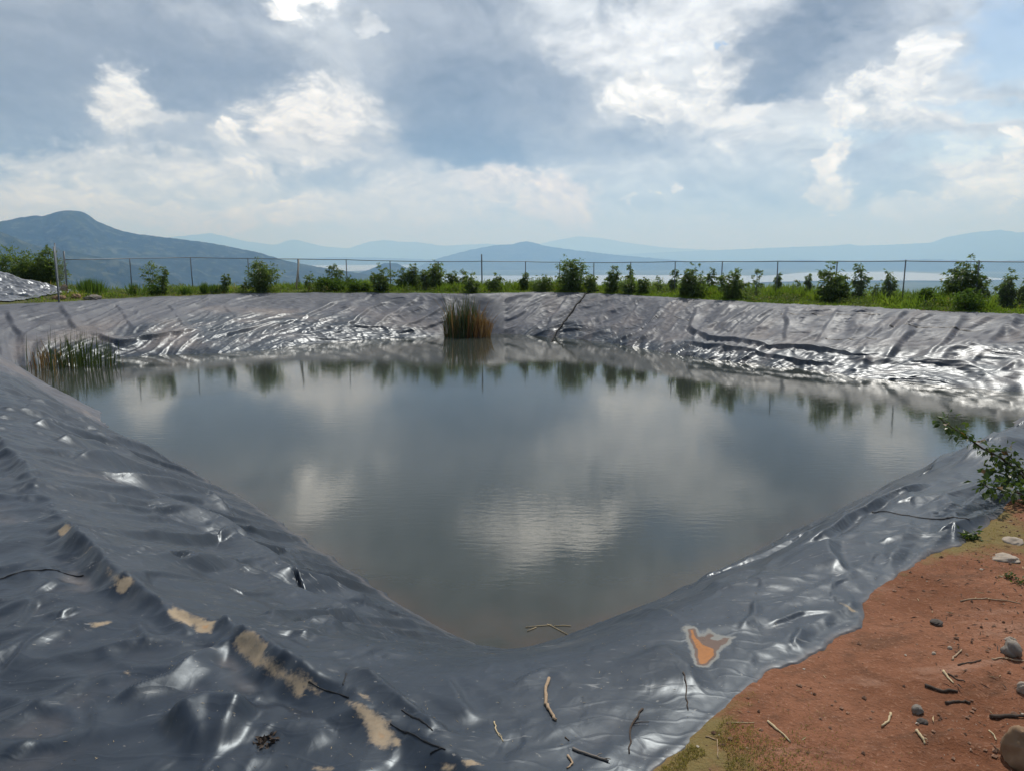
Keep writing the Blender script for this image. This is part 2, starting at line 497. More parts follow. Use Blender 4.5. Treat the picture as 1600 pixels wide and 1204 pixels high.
def tag(o, label, cat=None, group=None, kind=None):
    o['label'] = label
    if cat: o['category'] = cat
    if group: o['group'] = group
    if kind: o['kind'] = kind
    return o

def empty(name, loc, label, cat, group=None):
    o = bpy.data.objects.new(name, None)
    o.empty_display_size = 0.2
    o.location = loc
    COL.objects.link(o)
    return tag(o, label, cat, group)

def material(name):
    mt = bpy.data.materials.new(name)
    mt.use_nodes = True
    t = T(mt.node_tree)
    out = t.n('ShaderNodeOutputMaterial')
    return mt, t, out

def simple(name, rgb, rough=0.7, var=0.25, scale=20.0, spec=0.3, metal=0.0):
    mt, t, out = material(name)
    tc = t.n('ShaderNodeTexCoord').outputs['Object']
    n = t.noise(tc, scale, 4, 0.6)
    c = t.mix(n, tuple(x * (1 - var) for x in rgb), tuple(min(1, x * (1 + var)) for x in rgb))
    b = t.n('ShaderNodeBump', {'Height': n, 'Strength': 0.3, 'Distance': 0.01})
    p = t.n('ShaderNodeBsdfPrincipled', {'Base Color': c, 'Roughness': rough, 'Specular IOR Level': spec, 'Metallic': metal, 'Normal': b.outputs[0]})
    t.t.links.new(p.outputs[0], out.inputs[0])
    return mt

def leafy(name, c0, c1, trans=0.35, rough=0.5, spec=0.4, dry=None):
    """leaf surface: colour varies from leaf to leaf, light passes through"""
    mt, t, out = material(name)
    at = t.n('ShaderNodeAttribute', attribute_name='hue').outputs['Fac']
    c = t.mix(at, c0, c1)
    if dry is not None:
        c = t.mix(t.rng(at, 0.93, 1.0), c, dry)
    p = t.n('ShaderNodeBsdfPrincipled', {'Base Color': c, 'Roughness': rough, 'Specular IOR Level': spec})
    ct = t.mix(1.0, c, (1.25, 1.3, 0.6), 'MULTIPLY')
    tr = t.n('ShaderNodeBsdfTranslucent', {'Color': ct})
    mx = t.n('ShaderNodeMixShader', {0: trans})
    t.t.links.new(p.outputs[0], mx.inputs[1]); t.t.links.new(tr.outputs[0], mx.inputs[2])
    t.t.links.new(mx.outputs[0], out.inputs[0])
    return mt

# ------------------------------------------------------------------ materials
def liner_material(name, base=(0.011, 0.016, 0.025), rough=0.35):
    mt, t, out = material(name)
    pos = t.n('ShaderNodeNewGeometry').outputs['Position']
    at = t.n('ShaderNodeAttribute', attribute_name='stain')
    sep = t.n('ShaderNodeSeparateColor', {0: at.outputs['Color']})
    weather = t.n('ShaderNodeAttribute', attribute_name='weather').outputs['Fac']
    n1 = t.noise(pos, 1.1, 5, 0.6)
    n2 = t.noise(pos, 9.0, 5, 0.65)
    n3 = t.noise(pos, 55.0, 3, 0.6)
    c = t.mix(t.rng(n1, 0.35, 0.7), base, tuple(x * 1.5 for x in base))
    # grey film of dried dust, and pale scuffs
    film = t.m('MULTIPLY', t.rng(t.m('ADD', t.m('MULTIPLY', n1, 0.6), t.m('MULTIPLY', n2, 0.5)), 0.50, 0.80), 0.14)
    film = t.m('MAXIMUM', film, t.m('MULTIPLY', weather, t.rng(n1, 0.25, 0.7, 0.46, 0.74)))
    c = t.mix(film, c, t.mix(weather, (0.110, 0.128, 0.150), (0.172, 0.175, 0.195)))
    warp = t.vm('MULTIPLY_ADD', t.noise(pos, 2.0, 3, 0.5, col=True), (0.35, 0.35, 0.35), pos)
    sv = t.vm('MULTIPLY', warp, (7.0, 30.0, 12.0))
    sc = t.noise(sv, 1.0, 4, 0.6)
    sg = t.noise(pos, 1.7, 3, 0.6)
    scuff = t.m('MULTIPLY', t.rng(sc, 0.60, 0.72), t.rng(sg, 0.48, 0.64))
    c = t.mix(t.m('MULTIPLY', scuff, 0.8), c, (0.34, 0.34, 0.33))
    speck = t.rng(t.noise(pos, 42.0, 2, 0.5), 0.70, 0.76)
    c = t.mix(t.m('MULTIPLY', speck, 0.5), c, (0.30, 0.28, 0.25))
    # dust lying in hollows and along the drying line
    dust = t.m('MULTIPLY', sep.outputs[2], t.rng(n2, 0.25, 0.7, 0.35, 1.0))
    c = t.mix(dust, c, (0.30, 0.262, 0.24))
    # dried mud puddles
    mn = t.m('MULTIPLY_ADD', t.m('SUBTRACT', n2, 0.5), 0.7, sep.outputs[0])
    mud = t.rng(t.m('MULTIPLY_ADD', t.m('SUBTRACT', n3, 0.5), 0.5, mn), 0.50, 0.86)
    mudc = t.mix(n3, (0.42, 0.335, 0.23), (0.25, 0.20, 0.145))
    mudc = t.mix(t.rng(mn, 1.0, 1.35), mudc, (0.42, 0.22, 0.09))
    c = t.mix(mud, c, mudc)
    og = t.m('ADD', t.m('MULTIPLY', t.m('SUBTRACT', n2, 0.5), 0.55), t.m('MULTIPLY_ADD', t.m('SUBTRACT', n3, 0.5), 0.22, sep.outputs[1]))
    rim = t.rng(og, 0.16, 0.30)
    c = t.mix(t.m('MULTIPLY', rim, 0.8), c, (0.30, 0.30, 0.28))
    mid = t.rng(og, 0.42, 0.55)
    c = t.mix(mid, c, (0.17, 0.125, 0.105))
    org = t.rng(og, 0.68, 0.80)
    c = t.mix(org, c, t.mix(n3, (0.46, 0.21, 0.085), (0.30, 0.15, 0.075)))
    soil = t.m('MAXIMUM', t.m('MAXIMUM', mud, rim), t.m('MULTIPLY', dust, 0.75))
    r = t.m('ADD', t.m('MULTIPLY_ADD', n2, 0.16, rough - 0.10), t.m('MULTIPLY', t.rng(n1, 0.3, 0.75), 0.08))
    r = t.m('ADD', r, t.m('MULTIPLY', film, 0.30))
    r = t.m('MAXIMUM', r, t.m('MULTIPLY', soil, 0.8))
    def edge(sc, rot, seed):
        mp = t.n('ShaderNodeMapping', {'Vector': warp, 'Rotation': (0, 0, math.radians(rot)), 'Scale': sc, 'Location': (seed, seed * .7, 0)}).outputs[0]
        vo = t.n('ShaderNodeTexVoronoi', {'Vector': mp, 'Scale': 1.0})
        vo.feature = 'DISTANCE_TO_EDGE'
        return t.m('SUBTRACT', 1.0, t.rng(vo.outputs['Distance'], 0.0, 0.10, smooth=False))
    m1 = t.rng(t.noise(pos, 0.8, 2, 0.5), 0.40, 0.60)
    crz = t.m('MULTIPLY', edge((1.1, 4.2, 1), 28, 3), t.m('MULTIPLY', m1, 0.9))
    crz = t.m('ADD', crz, t.m('MULTIPLY', edge((3.0, 8.0, 1), -22, 7), t.m('MULTIPLY', t.m('SUBTRACT', 1.0, m1), 0.55)))
    crz = t.m('ADD', crz, t.m('MULTIPLY', edge((7.0, 4.0, 1), 60, 11), 0.22))
    hb = t.m('MULTIPLY_ADD', n3, 0.12, t.noise(t.vm('MULTIPLY_ADD', t.noise(pos, 3.0, 2, 0.5, col=True), (0.25, 0.25, 0.25), pos), 9.0, 4, 0.5))
    hb = t.m('ADD', hb, crz)
    bp = t.n('ShaderNodeBump', {'Height': hb, 'Strength': 0.15, 'Distance': 0.012})
    p = t.n('ShaderNodeBsdfPrincipled', {'Base Color': c, 'Roughness': r, 'Specular IOR Level': t.m('MAXIMUM', 0.08, t.m('MULTIPLY_ADD', film, -0.42, t.m('MULTIPLY_ADD', soil, -0.35, 0.48))), 'Specular Tint': (0.76, 0.89, 1.0, 1.0), 'Normal': bp.outputs[0]})
    t.t.links.new(p.outputs[0], out.inputs[0])
    return mt

def water_material():
    mt, t, out = material('pond_water')
    pos = t.n('ShaderNodeNewGeometry').outputs['Position']
    sh = t.n('ShaderNodeAttribute', attribute_name='shallow').outputs['Fac']
    n0 = t.noise(pos, 0.5, 3, 0.5)
    c = t.mix(n0, (0.034, 0.042, 0.035), (0.046, 0.053, 0.044))
    c = t.mix(t.m('MULTIPLY', sh, t.rng(t.noise(pos, 1.6, 4, 0.6), 0.3, 0.65, 0.2, 1.0)), c, (0.070, 0.056, 0.042))
    rot = t.n('ShaderNodeMapping', {'Vector': pos, 'Rotation': (0, 0, math.radians(-12)), 'Scale': (0.55, 1.6, 1.0)}).outputs[0]
    wa = t.noise(rot, 6.0, 3, 0.5, 0.4)
    wb = t.noise(rot, 22.0, 2, 0.5, 0.2)
    patch = t.rng(t.noise(pos, 0.16, 3, 0.55), 0.38, 0.66, 0.35, 1.0)
    h = t.m('MULTIPLY', t.m('MULTIPLY_ADD', wb, 0.22, wa), patch)
    bp = t.n('ShaderNodeBump', {'Height': h, 'Strength': 1.0, 'Distance': 0.0018})
    p = t.n('ShaderNodeBsdfPrincipled', {'Base Color': c, 'Roughness': 0.025, 'IOR': 1.42, 'Specular IOR Level': 0.5, 'Normal': bp.outputs[0]})
    t.t.links.new(p.outputs[0], out.inputs[0])
    return mt

def ground_material():
    mt, t, out = material('earth')
    pos = t.n('ShaderNodeNewGeometry').outputs['Position']
    at = t.n('ShaderNodeAttribute', attribute_name='zone')
    sep = t.n('ShaderNodeSeparateColor', {0: at.outputs['Color']})
    n1 = t.noise(pos, 1.3, 6, 0.62)
    n2 = t.noise(pos, 7.0, 6, 0.65)
    n3 = t.noise(pos, 60.0, 4, 0.6)
    c = t.mix(t.rng(n1, 0.32, 0.68), (0.158, 0.064, 0.032), (0.252, 0.114, 0.065))
    c = t.mix(t.m('MULTIPLY', t.rng(n2, 0.48, 0.74), 0.7), c, (0.120, 0.060, 0.036))
    n4 = t.noise(t.vm('MULTIPLY', pos, (0.6, 1.8, 1)), 2.2, 6, 0.68)
    c = t.mix(t.m('MULTIPLY', t.rng(n4, 0.54, 0.66), 0.55), c, (0.105, 0.058, 0.036))
    c = t.mix(t.m('MULTIPLY', t.rng(n4, 0.46, 0.34), 0.45), c, (0.34, 0.20, 0.14))
    c = t.mix(t.m('MULTIPLY', t.rng(n3, 0.55, 0.75), 0.55), c, (0.40, 0.24, 0.16))
    c = t.mix(t.m('MULTIPLY', t.rng(n3, 0.44, 0.28), 0.5), c, (0.10, 0.05, 0.03))
    # mossy yellow green film and litter-brown
    ms = t.m('MULTIPLY', t.rng(t.m('ADD', sep.outputs[2], t.m('MULTIPLY', t.m('SUBTRACT', n2, 0.5), 0.9)), 0.35, 0.75), 0.8)
    c = t.mix(ms, c, t.mix(n3, (0.24, 0.19, 0.075), (0.12, 0.115, 0.04)))
    # earth below the grass of the far bank
    c = t.mix(sep.outputs[0], c, t.mix(n2, (0.060, 0.078, 0.022), (0.13, 0.12, 0.045)))
    # valley: fields and woods
    fp = t.vm('MULTIPLY', pos, (0.0011, 0.0007, 0.0))
    vor = t.n('ShaderNodeTexVoronoi', {'Vector': fp, 'Scale': 2.2}).outputs['Color']
    vs = t.n('ShaderNodeSeparateColor', {0: vor})
    vn = t.noise(fp, 1.6, 6, 0.6)
    vc = t.mix(vs.outputs[0], (0.040, 0.070, 0.028), (0.13, 0.145, 0.06))
    vc = t.mix(t.rng(vn, 0.48, 0.62), vc, (0.030, 0.052, 0.026))
    c = t.mix(sep.outputs[1], c, vc)
    hgt = t.m('ADD', t.m('MULTIPLY', n3, 0.35), n2)
    bp = t.n('ShaderNodeBump', {'Height': hgt, 'Strength': 0.9, 'Distance': 0.03})
    p = t.n('ShaderNodeBsdfPrincipled', {'Base Color': c, 'Roughness': 0.92, 'Specular IOR Level': 0.15, 'Normal': bp.outputs[0]})
    t.t.links.new(p.outputs[0], out.inputs[0])
    return mt

def hill_material():
    mt, t, out = material('wooded_hill')
    pos = t.n('ShaderNodeNewGeometry').outputs['Position']
    n1 = t.noise(pos, 0.0016, 6, 0.6)
    n2 = t.noise(pos, 0.012, 5, 0.65)
    c = t.mix(t.rng(n1, 0.42, 0.62), (0.014, 0.026, 0.016), (0.034, 0.048, 0.026))
    c = t.mix(t.m('MULTIPLY', t.rng(n2, 0.5, 0.66), 0.8), c, (0.10, 0.11, 0.065))
    bp = t.n('ShaderNodeBump', {'Height': n2, 'Strength': 0.8, 'Distance': 30.0})
    p = t.n('ShaderNodeBsdfPrincipled', {'Base Color': c, 'Roughness': 0.95, 'Specular IOR Level': 0.05, 'Normal': bp.outputs[0]})
    t.t.links.new(p.outputs[0], out.inputs[0])
    return mt

M_LINER = liner_material('black_liner')
M_SHEET = liner_material('silver_sheet', (0.16, 0.165, 0.175), 0.30)
M_SEAM = simple('black_weld', (0.008, 0.009, 0.011), 0.5, 0.3, 40.0, 0.3)
M_WATER = water_material()
M_EARTH = ground_material()
M_HILL = hill_material()
M_LAKE = simple('lake_water', (0.33, 0.39, 0.45), 0.3, 0.1, 0.001, 0.5)
M_STEEL = simple('galvanised_steel', (0.15, 0.17, 0.19), 0.45, 0.2, 9.0, 0.5, 0.35)
M_WIRE = simple('galvanised_wire', (0.30, 0.32, 0.34), 0.5, 0.1, 9.0, 0.5, 0.7)
M_WOOD = simple('weathered_wood', (0.42, 0.38, 0.32), 0.8, 0.35, 12.0)
M_TWIG = simple('pale_twig', (0.36, 0.26, 0.17), 0.85, 0.4, 60.0)
M_BARK = simple('dark_bark', (0.075, 0.055, 0.042), 0.9, 0.45, 50.0)
M_STRAW = simple('straw', (0.50, 0.40, 0.24), 0.8, 0.3, 60.0)
M_HOSE = simple('black_hose', (0.009, 0.009, 0.010), 0.7, 0.2, 30.0, 0.2)
M_STONE = simple('grey_stone', (0.20, 0.175, 0.15), 0.9, 0.45, 22.0)
M_PALE = simple('pale_stone', (0.36, 0.30, 0.24), 0.9, 0.3, 22.0)
M_DARKSTONE = simple('dark_stone', (0.085, 0.07, 0.06), 0.9, 0.4, 22.0)
M_CLAY = simple('brown_stone', (0.23, 0.15, 0.09), 0.92, 0.45, 9.0)
M_STEM = simple('green_stem', (0.10, 0.095, 0.05), 0.8, 0.3, 30.0)
M_LEAF = leafy('shrub_leaf', (0.060, 0.105, 0.030), (0.200, 0.265, 0.095), 0.55, 0.36, 0.6)
M_LIGHTLEAF = leafy('light_leaf', (0.060, 0.115, 0.022), (0.13, 0.20, 0.045), 0.40, 0.5, 0.35)
M_WEED = leafy('weed_leaf', (0.050, 0.095, 0.022), (0.17, 0.21, 0.065), 0.45, 0.5, 0.35, (0.28, 0.22, 0.10))
M_BUSHLEAF = leafy('bush_leaf', (0.035, 0.068, 0.018), (0.100, 0.145, 0.040), 0.38, 0.38, 0.5, (0.16, 0.09, 0.03))
M_GRASS = leafy('grass_blade', (0.110, 0.180, 0.030), (0.215, 0.285, 0.060), 0.55, 0.6, 0.2, (0.30, 0.25, 0.11))
M_MOSS = leafy('short_turf', (0.20, 0.18, 0.055), (0.42, 0.34, 0.17), 0.35, 0.8, 0.1)
M_REED = leafy('green_reed', (0.035, 0.065, 0.020), (0.095, 0.120, 0.040), 0.25, 0.5, 0.3)
M_DRYREED = leafy('dry_reed', (0.15, 0.072, 0.032), (0.40, 0.26, 0.14), 0.25, 0.7, 0.15)

# ------------------------------------------------------------------ ground sheet
def build_ground():
    fr = np.radians(np.arange(-44, 44.01, 0.11))
    back = np.radians(np.arange(45, 315.1, 1.5))
    ang = np.concatenate([fr, back])                      # clockwise from straight ahead
    r1 = np.exp(np.arange(math.log(0.6), math.log(75), 0.0085))
    r2 = np.exp(np.arange(math.log(75) + 0.03, math.log(51000), 0.05))
    rad = np.concatenate([[0.02, 0.3], r1, r2])
    A, R = np.meshgrid(ang, rad, indexing='ij')
    X, Y = R * np.sin(A), R * np.cos(A)
    Z = ground_z(X, Y)
    far = sstep(40, 140, R)
    Z += far * sstep(120, 900, R) * fbm(X / 1500, Y / 1500, 3, 77) * np.where(R < 4000, 25, 6) * (1 - sstep(3500, 5000, R))
    dx, dy = X - CC[0], Y - CC[1]
    th = np.arctan2(dy, dx); r = np.hypot(dx, dy)
    rw, rc, ro = curves(th)
    d = r - ro
    grassy = sstep(-0.3, 0.1, d) * sstep(-0.35, -0.15, np.sin(th)) * (1 - sstep(60, 150, R))
    grassy = np.where((Y < 17) & (X > -6), 0, grassy)
    moss = np.exp(-((X - 0.78) ** 2 + (Y - 2.62) ** 2) / 0.14) * 0.55 + np.exp(-((X - 3.6) ** 2 / 0.7 + (Y - 4.9) ** 2 / 0.35)) * 0.7
    moss += np.exp(-(d / 0.10) ** 2) * 0.35 * (Y < 8)
    zone = np.stack([grassy, sstep(60, 200, R), np.clip(moss, 0, 1)], -1).reshape(-1, 3)
    V = np.stack([X, Y, Z], -1).reshape(-1, 3)
    o = mesh_np('ground', V, grid_faces(len(ang), len(rad), True), M_EARTH, True, None, {'zone': zone})
    tag(o, 'reddish brown earth around the pond, falling to the hazy valley plain', 'ground', None, 'structure')
build_ground()

# ------------------------------------------------------------------ liner
def polyline_field(X, Y, pts):
    """signed distance to a plan polyline and the fraction along it"""
    P = np.array(pts, float)
    best = np.full(X.shape, 1e9); sg = np.zeros(X.shape); fr = np.zeros(X.shape)
    L = np.concatenate([[0], np.cumsum(np.hypot(*np.diff(P, axis=0).T))])
    for i in range(len(P) - 1):
        a, b = P[i], P[i + 1]
        d = b - a; l2 = (d ** 2).sum() + 1e-12
        t = np.clip(((X - a[0]) * d[0] + (Y - a[1]) * d[1]) / l2, 0, 1)
        ex, ey = X - a[0] - t * d[0], Y - a[1] - t * d[1]
        dist = np.hypot(ex, ey)
        k = dist < best
        best = np.where(k, dist, best)
        sg = np.where(k, np.sign(d[0] * ey - d[1] * ex), sg)
        fr = np.where(k, (L[i] + t * (L[i + 1] - L[i])) / L[-1], fr)
    return best * np.where(sg == 0, 1, sg), fr

def px_surface(px, py, fn, lo=0.5, hi=80.0):
    """first point of a picture ray on a height function"""
    d = px_dir(px, py)
    t = np.exp(np.linspace(math.log(lo), math.log(hi), 1600))
    x, y, z = d[0] * t, d[1] * t, CAMZ + d[2] * t
    below = z < fn(x, y)
    i = int(np.argmax(below)) if below.any() else len(t) - 1
    return x[i], y[i], float(fn(x[i:i + 1], y[i:i + 1])[0])

# folds traced on the photograph: points, width, height, steep side (+1 / -1 / 0)
FOLDS = [
    # far left bank
    ([(532, 470), (495, 488), (460, 505)], .20, .11, 1), ([(470, 497), (425, 515), (405, 529)], .20, .12, 1),
    ([(615, 470), (575, 487), (545, 510), (535, 521)], .20, .13, 1), ([(657, 466), (625, 487), (590, 510), (580, 520)], .20, .13, 1),
    ([(700, 477), (662, 500), (615, 517)], .17, .11, 1), ([(497, 507), (467, 525)], .15, .09, 1), ([(543, 507), (510, 525)], .15, .09, 1),
    ([(10, 485), (37, 540)], .22, .12, -1), ([(95, 477), (112, 507), (125, 525)], .18, .12, -1), ([(180, 475), (210, 520)], .13, .07, -1),
    ([(262, 475), (292, 517)], .12, .06, -1), ([(340, 470), (372, 500)], .15, .05, -1),
    ([(135, 517), (185, 542), (225, 532), (330, 518)], .22, .16, -1), ([(325, 531), (400, 515), (460, 501)], .20, .13, -1),
    ([(42, 540), (107, 525)], .18, .09, -1), ([(420, 500), (500, 497), (545, 494)], .12, .06, 1),
    # far right bank
    ([(890, 465), (862, 500), (855, 517)], .16, .09, -1), ([(962, 470), (930, 507)], .16, .09, -1), ([(1000, 474), (972, 515), (962, 527)], .16, .10, -1),
    ([(1032, 474), (1005, 497)], .14, .07, -1), ([(887, 514), (1025, 510)], .08, .05, 1), ([(1070, 475), (1052, 492), (1050, 507)], .16, .10, -1),
    ([(1092, 476), (1080, 515), (1085, 522), (1105, 532), (1150, 536), (1200, 545), (1267, 548), (1337, 560), (1395, 540)], .19, .16, -1),
    ([(1050, 540), (1100, 544), (1162, 551), (1200, 559), (1257, 570), (1335, 577)], .17, .14, -1),
    ([(1182, 478), (1115, 522)], .18, .12, 1), ([(1232, 478), (1227, 540)], .18, .11, -1), ([(1315, 481), (1272, 545)], .17, .10, -1),
    ([(1417, 486), (1385, 520)], .18, .10, 1), ([(1432, 495), (1385, 540)], .17, .11, 1), ([(1432, 512), (1372, 575)], .17, .12, 1),
    ([(1507, 495), (1472, 542), (1450, 562), (1422, 577)], .18, .12, 1), ([(1562, 512), (1487, 550), (1450, 580)], .18, .12, 1),
    ([(1582, 500), (1505, 582)], .17, .11, 1), ([(1600, 562), (1545, 595)], .15, .09, 1), ([(1600, 582), (1570, 597)], .15, .09, 1),
    ([(820, 465), (790, 500)], .15, .08, -1), ([(1140, 480), (1128, 500)], .14, .08, 1), ([(1270, 480), (1240, 510)], .14, .08, 1),
    ([(1220, 491), (1300, 492), (1375, 493)], .06, .04, 1), ([(1300, 560), (1420, 563)], .07, .05, 1),
    # long drapes of the near left bank
    ([(5, 600), (96, 628), (152, 650), (182, 671)], .20, .075, 1), ([(20, 625), (101, 653), (177, 688), (278, 731)], .20, .08, 1),
    ([(30, 647), (76, 650), (152, 683), (220, 721)], .18, .07, 1), ([(50, 664), (126, 676)], .14, .05, 1), ([(86, 692), (157, 706), (202, 721)], .16, .06, 1),
    ([(114, 726), (177, 726), (252, 751), (328, 772)], .17, .07, 1), ([(162, 744), (210, 757), (252, 769), (328, 789), (379, 822)], .17, .09, 1),
    ([(212, 785), (278, 803), (353, 830), (420, 868)], .18, .07, 1), ([(295, 837), (353, 847), (400, 873), (450, 913), (514, 930), (617, 963)], .16, .085, 1),
    ([(330, 880), (420, 915), (500, 950), (590, 985)], .16, .05, 1),
    # crumples round the anchor trench
    ([(33, 940), (50, 953), (15, 996)], .10, .06, 1), ([(126, 953), (88, 973)], .10, .07, 1), ([(101, 978), (50, 1013), (0, 1064)], .08, .05, -1),
    ([(156, 1102), (214, 1084), (275, 1061), (341, 1013), (366, 1006)], .09, .085, 1), ([(363, 1006), (368, 1071), (333, 1102)], .10, .02, -1),
    ([(156, 1102), (133, 1165)], .09, .03, -1), ([(207, 970), (227, 1008), (315, 1011)], .08, .05, -1), ([(235, 945), (315, 1008)], .08, .06, 1),
    ([(410, 1008), (475, 975), (541, 1001), (652, 1018)], .10, .06, -1), ([(541, 1051), (577, 1066), (627, 1107), (675, 1140), (720, 1180)], .09, .10, 1),
    ([(546, 1049), (590, 1036), (753, 1018)], .09, .05, -1), ([(703, 1062), (716, 1102), (753, 1135)], .10, .04, 1),
    ([(0, 905), (70, 890), (130, 900)], .09, .04, 1), ([(60, 1160), (30, 1180), (0, 1190)], .12, .05, 1), ([(240, 1150), (330, 1120), (420, 1130)], .16, .05, 1),
    ([(420, 1100), (470, 1120), (520, 1170)], .12, .05, 1), ([(100, 905), (60, 930), (0, 960)], .12, .05, 1), ([(300, 905), (380, 930), (470, 935)], .12, .05, -1),
    # near right bank
    ([(1205, 876), (1263, 853), (1321, 824), (1382, 786), (1452, 758), (1480, 750)], .13, .07, -1), ([(1600, 675), (1528, 713), (1478, 738)], .15, .09, -1),
    ([(1473, 757), (1528, 760), (1580, 748)], .10, .05, 1), ([(1283, 848), (1300, 875), (1330, 905)], .13, .05, 1),
    ([(921, 985), (977, 968), (1065, 970), (1075, 976)], .10, .045, 1), ([(1095, 925), (1140, 906), (1190, 890)], .10, .05, 1),
    ([(1158, 996), (1170, 970), (1183, 938)], .07, .035, 1), ([(1190, 985), (1250, 962), (1330, 958)], .07, .025, -1), ([(1110, 930), (1190, 905), (1290, 912)], .07, .03, 1),
    ([(1250, 985), (1240, 1010), (1258, 1022)], .06, .04, -1), ([(1370, 850), (1420, 838), (1480, 840)], .12, .04, 1), ([(1430, 810), (1500, 800), (1560, 760)], .12, .05, 1),
    ([(1020, 1010), (1090, 1050), (1110, 1100)], .16, .03, 1), ([(800, 1075), (850, 1052), (905, 1060)], .08, .03, 1),
]
TRENCH = [(-40, 660), (0, 690), (15, 715), (45, 740), (65, 780), (95, 815), (120, 855), (150, 885), (190, 915), (235, 950), (300, 972), (350, 987), (380, 1010),
          (430, 1045), (480, 1072), (545, 1097), (600, 1140), (660, 1170), (700, 1195), (740, 1230)]
MUD = [  # dried tan puddles: outline, strength
    ([(298, 964), (338, 968), (332, 990), (304, 986)], 1.1), ([(163, 876), (190, 900), (186, 926), (168, 905)], 1.0),
    ([(398, 1014), (428, 1036), (452, 1049), (484, 1062), (498, 1082), (455, 1074), (428, 1054), (396, 1040)], 1.3),
    ([(543, 1096), (566, 1101), (594, 1117), (614, 1147), (603, 1167), (581, 1160), (572, 1127)], 1.4),
    ([(552, 1076), (580, 1084), (592, 1102), (566, 1094)], .8), ([(686, 1192), (714, 1192), (716, 1206), (688, 1206)], 1.0),
    ([(717, 1184), (736, 1186), (756, 1196), (728, 1198)], 1.2), ([(488, 1192), (525, 1195), (530, 1206), (480, 1206)], .8),
    ([(130, 972), (178, 966), (182, 976), (140, 984)], .8), ([(188, 1046), (210, 1044), (206, 1062), (190, 1058)], .75),
    ([(1306, 936), (1322, 944), (1342, 957), (1328, 957)], 1.2), ([(1478, 786), (1508, 792), (1526, 770), (1532, 784), (1506, 802), (1482, 794)], .7),
    ([(262, 842), (278, 852), (294, 872), (284, 866)], .8), ([(178, 845), (205, 850), (208, 885), (190, 880)], .62), ([(70, 690), (92, 692), (96, 706), (76, 702)], .6),
    ([(340, 1055), (362, 1050), (364, 1085), (345, 1090)], .55), ([(1595, 1048), (1600, 1050), (1600, 1060), (1596, 1060)], .6),
]
OQ = lambda a, b: (1030 + a / 10.03, 940 + b / 10.03)
ORANGE_OUT = [OQ(*p) for p in [(340, 440), (430, 320), (540, 400), (640, 500), (790, 405), (900, 470), (1250, 540), (1040, 730), (900, 880), (740, 1010), (590, 1010), (520, 930), (430, 650)]]
ORANGE_MID = [OQ(*p) for p in [(430, 440), (520, 390), (620, 540), (700, 530), (790, 440), (900, 510), (1180, 560), (1000, 720), (880, 850), (740, 980), (600, 985), (560, 900), (500, 700)]]
ORANGE_IN = [OQ(*p) for p in [(455, 420), (545, 420), (600, 560), (720, 670), (900, 720), (890, 850), (740, 1000), (600, 1000), (560, 900), (560, 760), (470, 560)]]
ORANGE_B = [OQ(*p) for p in [(1000, 560), (1115, 570), (1070, 660), (965, 675)]]

def poly_mask(X, Y, poly, soft):
    """1 inside, falling to 0 over soft metres outside"""
    P = np.array(poly, float)
    d = np.full(X.shape, 1e9); ins = np.zeros(X.shape, bool)
    n = len(P)
    for i in range(n):
        a, b = P[i], P[(i + 1) % n]
        e = b - a
        t = np.clip(((X - a[0]) * e[0] + (Y - a[1]) * e[1]) / ((e ** 2).sum() + 1e-12), 0, 1)
        d = np.minimum(d, np.hypot(X - a[0] - t * e[0], Y - a[1] - t * e[1]))
        c = (a[1] > Y) != (b[1] > Y)
        with np.errstate(divide='ignore', invalid='ignore'):
            ins ^= c & (X < (b[0] - a[0]) * (Y - a[1]) / (b[1] - a[1]) + a[0])
    sd = np.where(ins, -d, d)
    return np.clip(0.5 - sd / (2 * soft), 0, 1)

